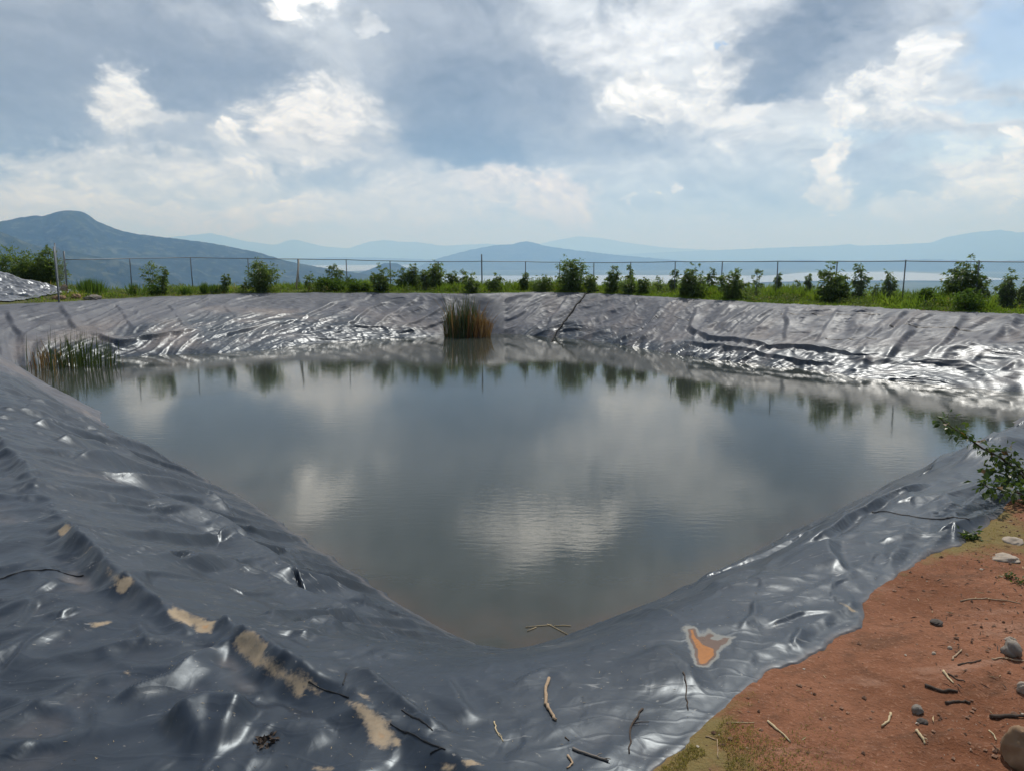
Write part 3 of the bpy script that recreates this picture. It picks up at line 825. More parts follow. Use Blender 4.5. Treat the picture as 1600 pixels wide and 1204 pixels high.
LN = {}
def build_liner():
    # angular samples: spacing grows with distance from the camera
    ths = [-math.pi]
    while ths[-1] < math.pi:
        t = ths[-1]
        rr = np.interp(t, TH, RC, period=2 * math.pi)
        x, y = CC[0] + rr * math.cos(t), CC[1] + rr * math.sin(t)
        fx = abs(math.degrees(math.atan2(x, y)))
        st = min(0.050, max(0.0095, 0.0024 * math.hypot(x, y)))
        if fx > 42:
            st = 0.12
        ths.append(t + st / rr)
    ths = np.array(ths[:-1])
    NV = 500
    rw, rc, ro = curves(ths)
    ro = ro + 0.05 * fbm(ths * 55, ths * 0, 4, 41, 0.6) + 0.02 * pn(ths * 300, ths * 0, 43)
    ri = rw - 1.0
    u = np.linspace(0, 1, NV)
    R = ri[:, None] + (ro - ri)[:, None] * u[None, :]
    X = CC[0] + R * np.cos(ths)[:, None]; Y = CC[1] + R * np.sin(ths)[:, None]
    B = base_h(X, Y)
    LN['ths'], LN['ri'], LN['ro'], LN['nv'] = ths, ri, ro, NV
    dist = np.hypot(X, Y)
    arc = ths[:, None] * 16.0 + 0 * R                     # metres along the bank, about
    down = rc[:, None] - R                                # metres below the crest (plan)
    far = sstep(14, 20, dist)
    thb = np.broadcast_to(ths[:, None], X.shape)
    right = sstep(1.62, 1.50, thb) * far                  # far right bank
    left = far * (1 - right)
    D = np.zeros_like(X)
    # far banks: slanting pleats + crinkle (the arc runs against the picture's x)
    q = -arc
    w1 = fbm(q * 0.35, down * 0.35, 3, 11)
    tn = np.where(right > 0.5, math.radians(46), math.radians(122))
    kk = 0.85 + (0.18 - 0.85) * right - np.clip(np.tan(np.clip(tn - thb, -1.0, 1.0)), -1.1, 1.1)
    s1 = q + kk * down + 0.55 * w1
    pleat = ridged(s1 * 0.75, down * 0.10 + 3, 2, 21, 0.55) ** 2
    D += far * (0.012 + 0.022 * right) * pleat * sstep(-0.1, 0.8, down)
    s2 = q + (kk + 0.08) * down + 0.3 * w1
    D += far * right * 0.040 * (ridged(s2 * 1.2 + 9, down * 0.28, 2, 51, 0.5) - 0.6) * sstep(-0.1, 0.5, down)
    low = sstep(2.2, 4.2, down)
    D += far * 0.032 * low * (ridged(s2 * 2.1 + 20, down * 0.9, 2, 61, 0.5) - 0.7)
    D += far * 0.030 * fbm(q * 0.9, down * 0.9, 4, 71, 0.55)
    D += far * 0.008 * (ridged(q * 2.3 + w1, down * 2.3, 2, 81) - 0.8)
    topf = sstep(-0.15, 0.5, down)
    D += far * topf * 0.105 * (creases(s1 * 0.85, down * 0.22 + 5, 7, 0.40) - 0.2)
    D += far * topf * 0.065 * (creases(s2 * 1.7, down * 0.45, 13, 0.45) - 0.2)
    D += far * 0.022 * (creases(q * 2.4 + 0.6 * w1, down * 2.2, 17, 0.5) - 0.2)
    D += far * low * 0.032 * (creases(s2 * 2.6, down * 1.1, 19, 0.5) - 0.2)
    # near banks: gentle sag, ripples along the fall line and small crumples
    near = 1 - far
    D += near * 0.020 * fbm(X * 0.55, Y * 0.55, 3, 101)
    fall = sstep(-0.6, 1.2, down)
    lside = sstep(0.0, -1.2, X)
    # along-bank coordinate rotated for the left bank
    a1 = (X * 0.63 - Y * 0.77); a2 = (X * 0.77 + Y * 0.63)
    wv = fbm(X * 0.5, Y * 0.5, 2, 105)
    c1 = 0.94 * X - 0.34 * Y + 0.16 * wv; c2 = 0.34 * X + 0.94 * Y
    D += near * lside * fall * 0.125 * (creases(c1 * 1.7, c2 * 0.30, 23, 0.30) - 0.12)
    D += near * lside * fall * 0.050 * (creases(c1 * 3.4 + .3, c2 * 0.55, 29, 0.32) - 0.12) * sstep(0.3, 0.65, fbm(X * .6, Y * .6, 2, 119) + .5)
    fx_, fy_ = X + 0.10 * wv, Y + 0.10 * fbm(X * .8 + 7, Y * .8, 2, 106)
    berm = (1 - fall)
    calm = 1 - np.exp(-((X - 0.55) ** 2 / 0.6 + (Y - 3.2) ** 2 / 0.5)) * 0.85      # the sheet lies flat by the hem
    D += near * calm * (0.012 + 0.010 * berm * lside) * (creases(0.8 * fx_ + 0.6 * fy_, 2.2 * (0.8 * fy_ - 0.6 * fx_), 31, 0.28) - 0.10) * 1.5
    D += near * calm * (0.007 + 0.005 * lside) * (creases(1.6 * (fx_ - .5 * fy_), 3.6 * (fy_ + .5 * fx_), 37, 0.30) - 0.10) * 1.5 * sstep(0.35, 0.7, fbm(X * 1.1, Y * 1.1, 2, 139) + .5)
    D += near * 0.007 * calm * (creases(fx_ * 7.0, fy_ * 4.0, 39, 0.35) - 0.12) * sstep(0.45, 0.75, fbm(X * 1.6, Y * 1.6, 2, 149) + .5)
    rside = sstep(1.0, 1.6, X) * near
    D += rside * 0.075 * (creases((0.76 * X + 0.65 * Y) * 0.45 + 0.2 * wv, (-0.65 * X + 0.76 * Y) * 2.0, 43, 0.30) - 0.10)
    D += rside * 0.030 * (creases((0.95 * X - 0.3 * Y) * 2.2 + 0.2 * wv, (0.3 * X + 0.95 * Y) * 0.9, 44, 0.30) - 0.10)
    cr = ridged(X * 0.95 + 0.5 * wv, Y * 0.95 - 0.4 * wv, 3, 121, 0.45)
    D += near * (0.006 * (1 - fall) * lside + 0.001) * (cr - 0.8)
    D += near * 0.003 * fbm(X * 3.2, Y * 3.2, 3, 131)
    D += near * 0.0035 * (ridged(X * 5.0, Y * 5.0, 2, 141) - 0.8) * sstep(0.45, 0.8, fbm(X * 0.8, Y * 0.8, 2, 144) + 0.5)
    D *= 1 - 0.25 * near * sstep(0.3, 1.2, X)
    # traced folds
    Xf, Yf, Df = X.ravel(), Y.ravel(), D.ravel()
    base1 = lambda x, y: base_h(x, y)
    def apply(pts, w, h, side, rough=0.18):
        P = [px_surface(a, b, base1)[:2] for a, b in pts]
        A = np.array(P)
        if np.hypot(*A.mean(0)) < 9 and w < 0.125:
            w, h = w * 0.5, h * 0.55
        elif np.hypot(*A.mean(0)) < 14 and A[:, 0].mean() < 0:
            h = h * 2.1
        pad = w * 5
        k = np.where((Xf > A[:, 0].min() - pad) & (Xf < A[:, 0].max() + pad) & (Yf > A[:, 1].min() - pad) & (Yf < A[:, 1].max() + pad))[0]
        x, y = Xf[k], Yf[k]
        ws = w * 0.9
        x2 = x + ws * 0.7 * pn(x * 0.22 / w, y * 0.22 / w, 7); y2 = y + ws * 0.7 * pn(x * 0.22 / w + 40, y * 0.22 / w, 8)
        sd, fr = polyline_field(x2, y2, P)
        wl, wr = (w * 1.6, w * 0.36) if side > 0 else ((w * 0.36, w * 1.6) if side < 0 else (w, w))
        ww = np.where(sd < 0, wl, wr)
        g = np.exp(-(np.sqrt((sd / ww) ** 2 + 0.02) - 0.141) * 1.15)
        g -= 0.22 * np.exp(-((np.abs(sd) - 1.8 * ww) / (0.8 * ww)) ** 2)
        end = sstep(0, 0.22, fr) * sstep(1, 0.75, fr)
        mod = 1 + rough * 2.0 * pn(x / (w * 3), y / (w * 3), 19)
        Df[k] = Df[k] * (1 - 0.75 * np.clip(g, 0, 1) * end) + h * g * np.maximum(end, 0.0) * mod
    for pts, w, h, sd in FOLDS:
        apply(pts, w, h, sd)
    # the bunched fold over the anchor trench
    P = [px_surface(a, b, base1)[:2] for a, b in TRENCH]
    A = np.array(P)
    k = np.where((Xf > A[:, 0].min() - 1) & (Xf < A[:, 0].max() + 1) & (Yf > A[:, 1].min() - 1) & (Yf < A[:, 1].max() + 1))[0]
    x, y = Xf[k], Yf[k]
    x2 = x + 0.09 * pn(x * 2.6, y * 2.6, 7) + 0.02 * pn(x * 7, y * 7, 3); y2 = y + 0.09 * pn(x * 2.6 + 9, y * 2.6, 8) + 0.02 * pn(x * 7, y * 7 + 7, 3)
    sd, fr = polyline_field(x2, y2, P)
    seg = np.clip(0.55 + 1.3 * pn(fr * 13, fr * 0 + 2.5, 33), 0.12, 1.25)
    g = np.where(sd > 0, np.exp(-(np.abs(sd) / 0.15) ** 1.1), np.exp(-(np.abs(sd) / 0.06) ** 1.3))
    g -= 0.35 * np.exp(-((sd + 0.16) / 0.09) ** 2)
    Df[k] += 0.085 * g * seg
    # pleats running away from the trench on both sides
    tp = np.exp(-(np.abs(sd) / 0.45) ** 1.4)
    Df[k] += 0.018 * tp * (creases(fr * 24 + 0.8 * sd, sd * 1.6, 47, 0.5) - 0.1)
    TR = np.zeros(X.size)
    TR[k] = 0.95 * sstep(0.42, 0.55, fr) * np.exp(-((sd + 0.05) / 0.07) ** 2) * sstep(0.42, 0.8, fbm(x * 3.0, y * 3.0, 3, 55) + 0.5)
    D = Df.reshape(X.shape); TR = TR.reshape(X.shape)
    D *= np.where(dist < 16, 0.30 + 0.70 * sstep(0.0, 0.40, B - WZ), 1.0)
    for _ in range(1):
        D[1:-1] = 0.25 * D[:-2] + 0.5 * D[1:-1] + 0.25 * D[2:]
        D[:, 1:-1] = 0.25 * D[:, :-2] + 0.5 * D[:, 1:-1] + 0.25 * D[:, 2:]
    D = np.maximum(D, -0.055)
    # hem: loose roll, then tucked to the soil
    he = ro[:, None] - R
    wav = 0.5 + 0.9 * pn(arc * 1.7, 0 * arc, 301)
    D += np.where(he < 0.22, 0.022 * np.clip(wav, 0, 1.2) * np.exp(-((he - 0.04) / 0.035) ** 2), 0)
    D *= np.where(dist < 14, 0.25 + 0.75 * sstep(0.0, 0.16, he), 1.0)
    tuck = sstep(0.022, 0.0, he)
    Z = B + D
    Z = Z * (1 - tuck) + (ground_z(X, Y) - 0.03) * tuck
    Z += 0.014 * (1 - tuck) * sstep(0.0, 0.2, he) 
    Z += mound(X, Y)
    LN['Z'] = Z
    # stains
    mud = np.zeros_like(X); org = np.zeros_like(X)
    zfn = lambda x, y: liner_z(x, y)
    for poly, s in MUD:
        P = [px_surface(a, b, zfn)[:2] for a, b in poly]
        A = np.array(P); c = A.mean(0); rad = np.abs(A - c).max() + 0.3
        k = (np.abs(X - c[0]) < rad) & (np.abs(Y - c[1]) < rad)
        sz = math.sqrt(max(1e-4, np.ptp(A[:, 0]) * np.ptp(A[:, 1])))
        mud[k] = np.maximum(mud[k], s * poly_mask(X[k], Y[k], P, max(0.025, sz * 0.22)))
    mud = np.maximum(mud, TR)
    def pm(poly, soft):
        P = [px_surface(a, b, zfn)[:2] for a, b in poly]
        return poly_mask(X, Y, P, soft)
    org = np.maximum(org, 0.34 * pm(ORANGE_OUT, 0.035))
    org = np.maximum(org, 0.62 * pm(ORANGE_MID, 0.028))
    org = np.maximum(org, 1.0 * pm(ORANGE_IN, 0.028))
    org = np.maximum(org, 0.95 * pm(ORANGE_B, 0.03))
    c = px_surface(*OQ(885, 585), zfn)
    ww = np.exp(-(((X - c[0]) / 0.035) ** 2 + ((Y - c[1]) / 0.025) ** 2))
    org = org * (1 - 0.9 * sstep(0.3, 0.7, ww)) + 0.34 * sstep(0.3, 0.7, ww)
    # mud thrown along the trench, dust in hollows, drying line above the water of the far banks
    hollow = np.clip(-D / 0.03, 0, 1)
    fn = fbm(q * 0.25, down * 0.5, 3, 401) + 0.5
    dust = far * (0.50 + 0.40 * sstep(-6.5, -9.5, X)) * sstep(0.25, 0.9, fn) * sstep(1.6, 3.2, down) * sstep(0.0, 0.35, B - WZ) * (0.55 + 0.45 * (1 - right))
    dust += far * right * 0.38 * sstep(0.55, 0.9, fbm(q * 0.9, down * 0.5, 3, 411) + 0.5)
    dust += near * 0.40 * hollow * sstep(0.45, 0.85, fbm(X * 1.7, Y * 1.7, 3, 421) + 0.5)
    dust += 0.35 * np.exp(-((B - WZ - 0.03) / 0.03) ** 2) * near
    dust += np.exp(-(he / 0.04) ** 2) * 0.7 * near
    st = np.stack([np.clip(mud, 0, 1.5), np.clip(org, 0, 1), np.clip(dust, 0, 0.8)], -1).reshape(-1, 3)
    V = np.stack([X, Y, Z], -1).reshape(-1, 3)
    F = grid_faces(len(ths), NV, True)
    o = mesh_np('pond_liner', V, F, M_LINER, True, None, {'stain': st, 'weather': (far * (1 - 0.85 * sstep(3.0, 4.3, down)) + near * (0.06 + 0.16 * (1 - calm) + 0.05 * sstep(0.3, 1.2, X))).ravel()})
    tag(o, 'wrinkled black plastic liner covering the banks of the pond, with dried mud patches', 'pond liner')
    def strip(name, pts, w, mat, lift):
        P = np.array([px_surface(a, b, liner_z)[:2] for a, b in pts])
        L = np.concatenate([[0], np.cumsum(np.hypot(*np.diff(P, axis=0).T))])
        n = max(8, int(L[-1] / max(0.02, w * 0.6)))
        t = np.linspace(0, L[-1], n)
        x = np.interp(t, L, P[:, 0]) + 0.25 * w * pn(t * 3 / w * .1, t * 0, 3); y = np.interp(t, L, P[:, 1]) + 0.25 * w * pn(t * 3 / w * .1, t * 0 + 9, 4)
        tx, ty = np.gradient(x), np.gradient(y); q_ = np.hypot(tx, ty) + 1e-9
        nx, ny = -ty / q_, tx / q_
        V = []
        for k_, zz in ((-1, 0.0), (-.4, 1.0), (.4, 1.0), (1, 0.0)):
            wx = w * 0.5 * k_ * (0.6 + 0.8 * np.abs(np.sin(t * 2.1 / w * .2 + 1)))
            xx, yy = x + nx * wx, y + ny * wx
            V.append(np.stack([xx, yy, liner_z(xx, yy) - 0.004 + (lift + 0.004) * zz], 1))
        V = np.stack(V, 1).reshape(-1, 3)
        mesh_np(name, V, grid_faces(n, 4), mat, True, o)
    for pts, w in (([(1362, 799), (1395, 802), (1427, 807), (1470, 811), (1515, 812)], .014), ([(0, 905), (40, 893), (70, 890), (130, 899)], .009),
                   ([(1220, 491), (1300, 492), (1375, 493)], .06), ([(887, 514), (960, 513), (1025, 510)], .07), ([(1000, 497), (1080, 500)], .05),
                   ([(1390, 508), (1470, 513), (1540, 516)], .06), ([(150, 880), (230, 935), (330, 985)], .0), ([(1290, 531), (1370, 531)], .05)):
        if w:
            strip('weld_seam', pts, w, M_SEAM, 0.006)
    for pts, w in (([(482, 1066), (505, 1078), (545, 1090)], .006), ([(610, 1132), (648, 1150), (672, 1162), (696, 1172)], .006), ([(628, 1110), (652, 1122), (676, 1141)], .008),
                   ([(690, 1170), (672, 1180)], .006), ([(541, 1052), (536, 1072)], .010)):
        strip('torn_edge', pts, w, M_SEAM, 0.004)

def liner_z(x, y):
    """height of the built liner, nearest sample; soil outside it"""
    x = np.asarray(x, float); y = np.asarray(y, float)
    dx, dy = x - CC[0], y - CC[1]
    th = np.arctan2(dy, dx); r = np.hypot(dx, dy)
    i = np.clip(np.searchsorted(LN['ths'], th), 0, len(LN['ths']) - 1)
    f = (r - LN['ri'][i]) / (LN['ro'][i] - LN['ri'][i])
    j = np.clip(np.rint(f * (LN['nv'] - 1)).astype(int), 0, LN['nv'] - 1)
    z = LN['Z'][i, j]
    return np.where(f > 1, ground_z(x, y), np.where(f < 0, -3.0, z))
build_liner()

def top_z(x, y):
    return np.maximum(liner_z(x, y), WZ)

# ------------------------------------------------------------------ water
def build_water():
    th = np.linspace(-math.pi, math.pi, 720, endpoint=False)
    rw = np.interp(th, TH, RW, period=2 * math.pi)
    fr = np.concatenate([np.linspace(0.02, 0.8, 10), np.linspace(0.83, 1.0, 14)])
    R = np.concatenate([rw[:, None] * fr[None, :], (rw + 0.5)[:, None]], 1)
    X = CC[0] + R * np.cos(th)[:, None]; Y = CC[1] + R * np.sin(th)[:, None]
    d = rw[:, None] - R
    sh = np.exp(-np.maximum(d, 0) / 0.35)
    sh = np.maximum(sh, 0.9 * np.exp(-((X - 0.0) ** 2 + (Y - 6.9) ** 2) / 0.7))
    sh = np.where(np.hypot(X, Y) > 16, sh * 0.3, sh)
    V = np.stack([X, Y, np.full_like(X, WZ)], -1).reshape(-1, 3)
    n = len(V)
    F = grid_faces(len(th), R.shape[1], True)
    o = mesh_np('water', V, F, M_WATER, True, None, {'shallow': sh.ravel()})
    # close the middle
    import bmesh
    bm = bmesh.new(); bm.from_mesh(o.data)
    bmesh.ops.holes_fill(bm, edges=[e for e in bm.edges if e.is_boundary and e.calc_length() < 0.02], sides=0)
    bm.to_mesh(o.data); bm.free()
    o.data.polygons.foreach_set('use_smooth', np.ones(len(o.data.polygons), bool))
    tag(o, 'murky green water of the pond with faint ripples', 'water', None, 'structure')
build_water()

# ------------------------------------------------------------------ crumpled sheet on the mound, left
def build_sheet():
    nx, ny = 300, 220
    a = np.linspace(-29.5, -20.15, nx); b = np.linspace(31.0, 36.2, ny)
    X, Y = np.meshgrid(a, b, indexing='ij')
    Y = Y + 0.0 * X
    X = X + 0.35 * fbm(X * 0.7, Y * 0.7, 2, 5)
    w = fbm(X * 0.6, Y * 0.6, 3, 501)
    D = 0.16 * (ridged(X * 0.55 + 0.8 * w, Y * 0.9 + 0.8 * w, 2, 511, 0.5) - 0.5) + 0.05 * (ridged(X * 1.7 + w, Y * 2.6 - w, 2, 521) - 0.6)
    edge = sstep(0, 0.5, np.minimum(np.minimum(X - a[0], a[-1] - X), np.minimum(Y - b[0], b[-1] - Y)))
    Z = np.maximum(ground_z(X, Y), -0.2) + 0.03 + (np.maximum(D, -0.02)) * (0.25 + 0.75 * edge)
    st = np.zeros((nx * ny, 3))
    o = mesh_np('plastic_sheet', np.stack([X, Y, Z], -1).reshape(-1, 3), grid_faces(nx, ny), M_SHEET, True, None, {'stain': st})
    tag(o, 'crumpled shiny silver grey sheet spread over the mound at the left edge', 'plastic sheet')
build_sheet()

# ------------------------------------------------------------------ mountains and lake
VZ = -300.0
def mountain(name, label, dist, prof, wid, seed, rough=1.0):
    """range of hills: skyline points (picture x, y) at a distance, with real depth before and behind"""
    xs = np.array([p[0] for p in prof], float); ys = np.array([p[1] for p in prof], float)
    angs = np.array([math.radians(px_ang(a, b)[0]) for a, b in prof])
    els = np.array([math.tan(math.radians(px_ang(a, b)[1])) for a, b in prof])
    na = int(min(700, max(160, (xs[-1] - xs[0]) * 0.8)))
    A = np.linspace(angs[0], angs[-1], na)
    E = np.interp(A, angs, els)
    k = np.ones(7) / 7
    E = np.convolve(np.concatenate([[E[0]] * 3, E, [E[-1]] * 3]), k, 'valid')
    H = E * dist + CAMZ
    H = H + rough * 6.0 * dist / 8000 * fbm(A * 140, A * 0, 4, seed)
    nr = 90
    T_ = np.linspace(-1, 1, nr)
    AA, TT = np.meshgrid(A, T_, indexing='ij')
    off = 0.12 * fbm(AA * 10, AA * 0, 2, seed + 3)
    ta = np.abs(TT)
    fall = (1 - ta) ** 1.25
    R = dist * (1 + wid * (TT + off * (1 - ta)))
    X, Y = R * np.sin(AA), R * np.cos(AA)
    spur = ridged(X / (dist * 0.055), Y / (dist * 0.055), 3, seed + 9, 0.5) - 0.9
    Z = VZ - 8 + (H[:, None] - VZ + 8) * fall + (H[:, None] - VZ) * 0.16 * spur * ta * (1 - ta) * 2.2
    o = mesh_np(name, np.stack([X, Y, Z], -1).reshape(-1, 3), grid_faces(na, nr), M_HILL)
    tag(o, label, 'mountain', None, 'structure')
mountain('mountain', 'blue wooded mountain with a rounded summit at the left', 6800,
         [(-420, 420), (-200, 375), (0, 345), (30, 338), (50, 335), (70, 336), (85, 331), (100, 328), (118, 328), (134, 331), (150, 344), (185, 358), (215, 365), (250, 369), (330, 379), (400, 393), (450, 408), (520, 421), (600, 432), (660, 448)], 0.30, 1)
mountain('foothill', 'low dark foothill in front of the rounded mountain at the left', 4700,
         [(-420, 350), (-100, 352), (0, 360), (30, 373), (60, 384), (110, 392), (180, 405), (260, 425), (330, 470)], 0.22, 2)
mountain('hill', 'broad blue cone shaped hill beyond the lake behind the reeds', 17000,
         [(560, 436), (640, 422), (690, 402), (740, 389), (780, 382), (800, 382), (812, 378), (824, 377), (838, 380), (855, 385), (900, 391), (960, 398), (1050, 406), (1120, 414), (1200, 424)], 0.12, 3)
mountain('mountain', 'pale jagged ridge far beyond the lake, left of the cone hill', 38000,
         [(250, 372), (330, 364), (380, 376), (430, 383), (448, 376), (462, 374), (480, 379), (510, 386), (545, 388), (575, 378), (600, 375), (625, 378), (650, 378), (690, 384), (760, 381), (820, 384), (900, 390), (960, 396)], 0.10, 4)
mountain('mountain', 'faint pale summit directly behind the cone hill', 43000,
         [(760, 390), (830, 384), (870, 375), (905, 369), (940, 372), (980, 379), (1040, 387), (1120, 391), (1240, 396)], 0.10, 5)
mountain('mountain', 'long pale range rising toward the right edge beyond the lake', 33000,
         [(960, 398), (1040, 394), (1120, 391), (1190, 388), (1240, 386), (1300, 384), (1328, 381), (1340, 384), (1420, 381), (1455, 379), (1480, 370), (1520, 363), (1550, 360), (1560, 358), (1590, 363), (1640, 361), (1760, 352), (1950, 372)], 0.12, 6)
mountain('hill', 'low dark blue hill with a flat top on the lake shore, above the leaning pole side', 9000,
         [(540, 432), (570, 424), (585, 418), (600, 411), (620, 411), (632, 417), (650, 424), (690, 434)], 0.06, 7, .5)
mountain('hill', 'low blue hills along the far shore of the lake', 17500,
         [(840, 426), (950, 413), (1050, 408), (1130, 411), (1260, 406), (1330, 410), (1440, 405), (1560, 408), (1700, 402), (1900, 418)], 0.06, 8)
mountain('hill', 'pale low shore seen through the gap right of the rounded mountain', 23500,
         [(380, 418), (470, 404), (520, 402), (600, 403), (680, 406), (760, 414)], 0.06, 10)

def build_lake():
    polys = [('lake', 'pale blue grey lake spread across the valley', [(640, 428), (760, 431), (860, 431), (980, 430), (1150, 431), (1200, 431), (1260, 426), (1340, 425), (1400, 425), (1470, 428), (1560, 435),
              (1600, 437), (1500, 439), (1380, 438.5), (1290, 439), (1200, 441), (1150, 444), (1080, 447), (1000, 449), (860, 447), (760, 447), (690, 444)]),
             ('lake', 'small pale arm of the lake at the foot of the rounded mountain', [(478, 412), (530, 411), (590, 411.5), (640, 412), (640, 418), (575, 423), (545, 424), (505, 419)])]
    for nm, lb, pts in polys:
        P = np.array(pts, float)
        i1 = int(np.argmax(P[:, 0]))
        up, dn = P[:i1 + 1], P[i1:][::-1]
        xs = np.linspace(P[:, 0].min() + 1, P[:, 0].max() - 1, 120)
        V = []
        for x in xs:
            yu, yd = np.interp(x, up[:, 0], up[:, 1]), np.interp(x, dn[:, 0], dn[:, 1])
            for f in np.linspace(0, 1, 6):
                V.append((*on_plane(x, yu + (yd - yu) * f, VZ + 12), VZ + 12))
        o = mesh_np(nm, V, grid_faces(120, 6)[:, ::-1], M_LAKE)
        tag(o, lb, 'lake', None, 'structure')
build_lake()

# ------------------------------------------------------------------ rim coordinates of the far banks
def rim_at(px, off):
    """point off metres outside the hem of the far bank in the picture column px"""
    d = px_dir(px, 470); a = math.atan2(d[0], d[1])
    t = np.linspace(15, 70, 4000)
    x, y = t * math.sin(a), t * math.cos(a)
    dx, dy = x - CC[0], y - CC[1]
    th = np.arctan2(dy, dx); r = np.hypot(dx, dy)
    k = (y > 20) & (r - np.interp(th, TH, RO, period=2 * math.pi) > off)
    # outward crossing only
    i = int(np.argmax(k))
    return x[i], y[i]

def z_at(px, py, x, y):
    d = px_dir(px, py)
    t = math.hypot(x, y) / math.hypot(d[0], d[1])
    return CAMZ + d[2] * t

# ------------------------------------------------------------------ fence
FOFF = 3.0
def build_fence():
    posts = [(107, 393, 1), (208, 404, 0), (302, 402.5, 0), (391, 404, 0), (468, 405, 0), (543, 406, 0), (611, 408, 0), (686, 409, 0), (753, 398, 1), (821, 409, 0), (874, 410, 0),
             (927, 410.5, 0), (984, 410, 0), (1053, 409, 0), (1126, 409, 0), (1212, 408.5, 0), (1304, 408.5, 0), (1410, 407, 0), (1524, 408.5, 0), (1655, 409, 0)]
    railpx = [(107, 406), (208, 404), (302, 402.5), (391, 404), (468, 405), (543, 406), (611, 408), (686, 409), (753, 408.5), (821, 409), (874, 410), (927, 410.5), (984, 410),
              (1053, 409), (1126, 409), (1212, 408.5), (1304, 408.5), (1410, 408), (1524, 409), (1655, 409)]
    root = empty('chain_link_fence', (*rim_at(753, FOFF), 0), 'long galvanised chain link fence with a thin top rail along the grassy far bank', 'fence')
    org = np.array(root.location)
    tops = []
    for (px, py, tall), (rx, ry) in zip(posts, railpx):
        x, y = rim_at(px, FOFF)
        zt, zr = z_at(px, py, x, y), z_at(rx, ry, x, y)
        g = float(ground_z(x, y)) - 0.1
        b = MB()
        lean = random.Random(px).uniform(-.03, .03)
        b.tube([(x + lean, y, g), (x + lean * .4, y, (g + zt) / 2), (x, y, zt)], 0.036 if tall else 0.026, 8)
        b.tube([(x, y, zt), (x, y, zt + 0.02)], [0.036 if tall else 0.028, 0.012], 8)
        b.build('post', M_STEEL, root, origin=org)
        tops.append((x, y, zr, g + 0.1))
    b = MB()
    P = []
    for i in range(len(tops) - 1):
        p, q = np.array(tops[i][:3]), np.array(tops[i + 1][:3])
        for k in range(4):
            P.append(p + (q - p) * k / 4 - np.array([0, 0, 0.012 * math.sin(math.pi * k / 4)]))
    P.append(np.array(tops[-1][:3]))
    b.tube(P, 0.021, 6)
    b.build('top_rail', M_STEEL, root, origin=org)
    # woven wire: two families of slanting strands
    b = MB()
    V = []; F = []
    def strands(p, q, pz0, pz1, qz0, qz1):
        L = math.hypot(q[0] - p[0], q[1] - p[1]); n = max(2, int(L / 0.10))
        h = pz1 - pz0
        dn = h / L
        for s in (1, -1):
            for i in range(-int(h / 0.10), n + int(h / 0.10)):
                t0, t1 = i / n, i / n + s * dn
                z0f, z1f = 0.0, 1.0
                lo_, hi_ = min(t0, t1), max(t0, t1)
                if hi_ <= 0 or lo_ >= 1:
                    continue
                def cl(t):
                    return min(1, max(0, t))
                fa = (cl(t0) - t0) / (t1 - t0); fb = (cl(t1) - t0) / (t1 - t0)
                pts = []
                for t, f in ((cl(t0), fa), (cl(t1), fb)):
                    zz0 = pz0 + (qz0 - pz0) * t; zz1 = pz1 + (qz1 - pz1) * t
                    pts.append((p[0] + (q[0] - p[0]) * t, p[1] + (q[1] - p[1]) * t + 0.03, zz0 + (zz1 - zz0) * f))
                A = np.array(pts)
                nb = len(V)
                for pt in A:
                    for dx, dz in ((-.0013, -.0013), (.0013, -.0013), (0, .0018)):
                        V.append((pt[0] + dx, pt[1], pt[2] + dz))
                F.extend([(nb, nb + 1, nb + 4), (nb, nb + 4, nb + 3), (nb + 1, nb + 2, nb + 5), (nb + 1, nb + 5, nb + 4), (nb + 2, nb, nb + 3), (nb + 2, nb + 3, nb + 5)])
    for i in range(len(tops) - 1):
        p, q = tops[i], tops[i + 1]
        strands(p, q, p[3], p[2], q[3], q[2])
    b.add(np.array(V), np.array(F))
    b.build('wire_mesh', M_WIRE, root, False, origin=org)
    # second run turning off behind the bushes on the left
    c = tops[0]
    r2 = empty('chain_link_fence', (c[0] - 0.6, c[1] - 0.3, 0), 'short run of taller fence beside the bushes, left of the corner post', 'fence')
    org = np.array(r2.location)
    V.clear(); F.clear()
    pp = []
    for px, py in ((92, 380), (90, 386)):
        x, y = c[0] - (107 - px) * 0.031, c[1] - 1.5 - (92 - px) * 1.1
        d = px_dir(px, 450); k = y / d[1]; x = d[0] * k
        zt = z_at(px, py, x, y); g = float(ground_z(x, y)) - 0.1
        bb = MB(); bb.tube([(x, y, g), (x, y, zt)], 0.028, 8); bb.build('post', M_STEEL, r2, origin=org)
        pp.append((x, y, zt, g))
    strands(c, pp[0], c[3], c[2] + .2, pp[0][3], pp[0][2]); strands(pp[0], pp[1], pp[0][3], pp[0][2], pp[1][3], pp[1][2])
    bb = MB(); bb.add(np.array(V), np.array(F)); bb.build('wire_mesh', M_WIRE, r2, False, origin=org)
    # weathered pole leaning on the rail
    x0, y0 = rim_at(463, FOFF - 0.5); x1, y1 = rim_at(470, FOFF - 0.06)
    b = MB(); g = float(ground_z(x0, y0)) - 0.03
    b.tube([(x0, y0, g), ((x0 + x1) / 2 + .01, (y0 + y1) / 2, (g + z_at(470, 406, x1, y1)) / 2), (x1, y1, z_at(470, 406, x1, y1))], [0.06, 0.055, 0.045], 8)
    o = b.build('wooden_pole', M_WOOD, None, origin=(x0, y0, 0)); o.location = (x0, y0, 0)
    tag(o, 'pale weathered wooden pole leaning against the fence rail', 'pole')
build_fence()

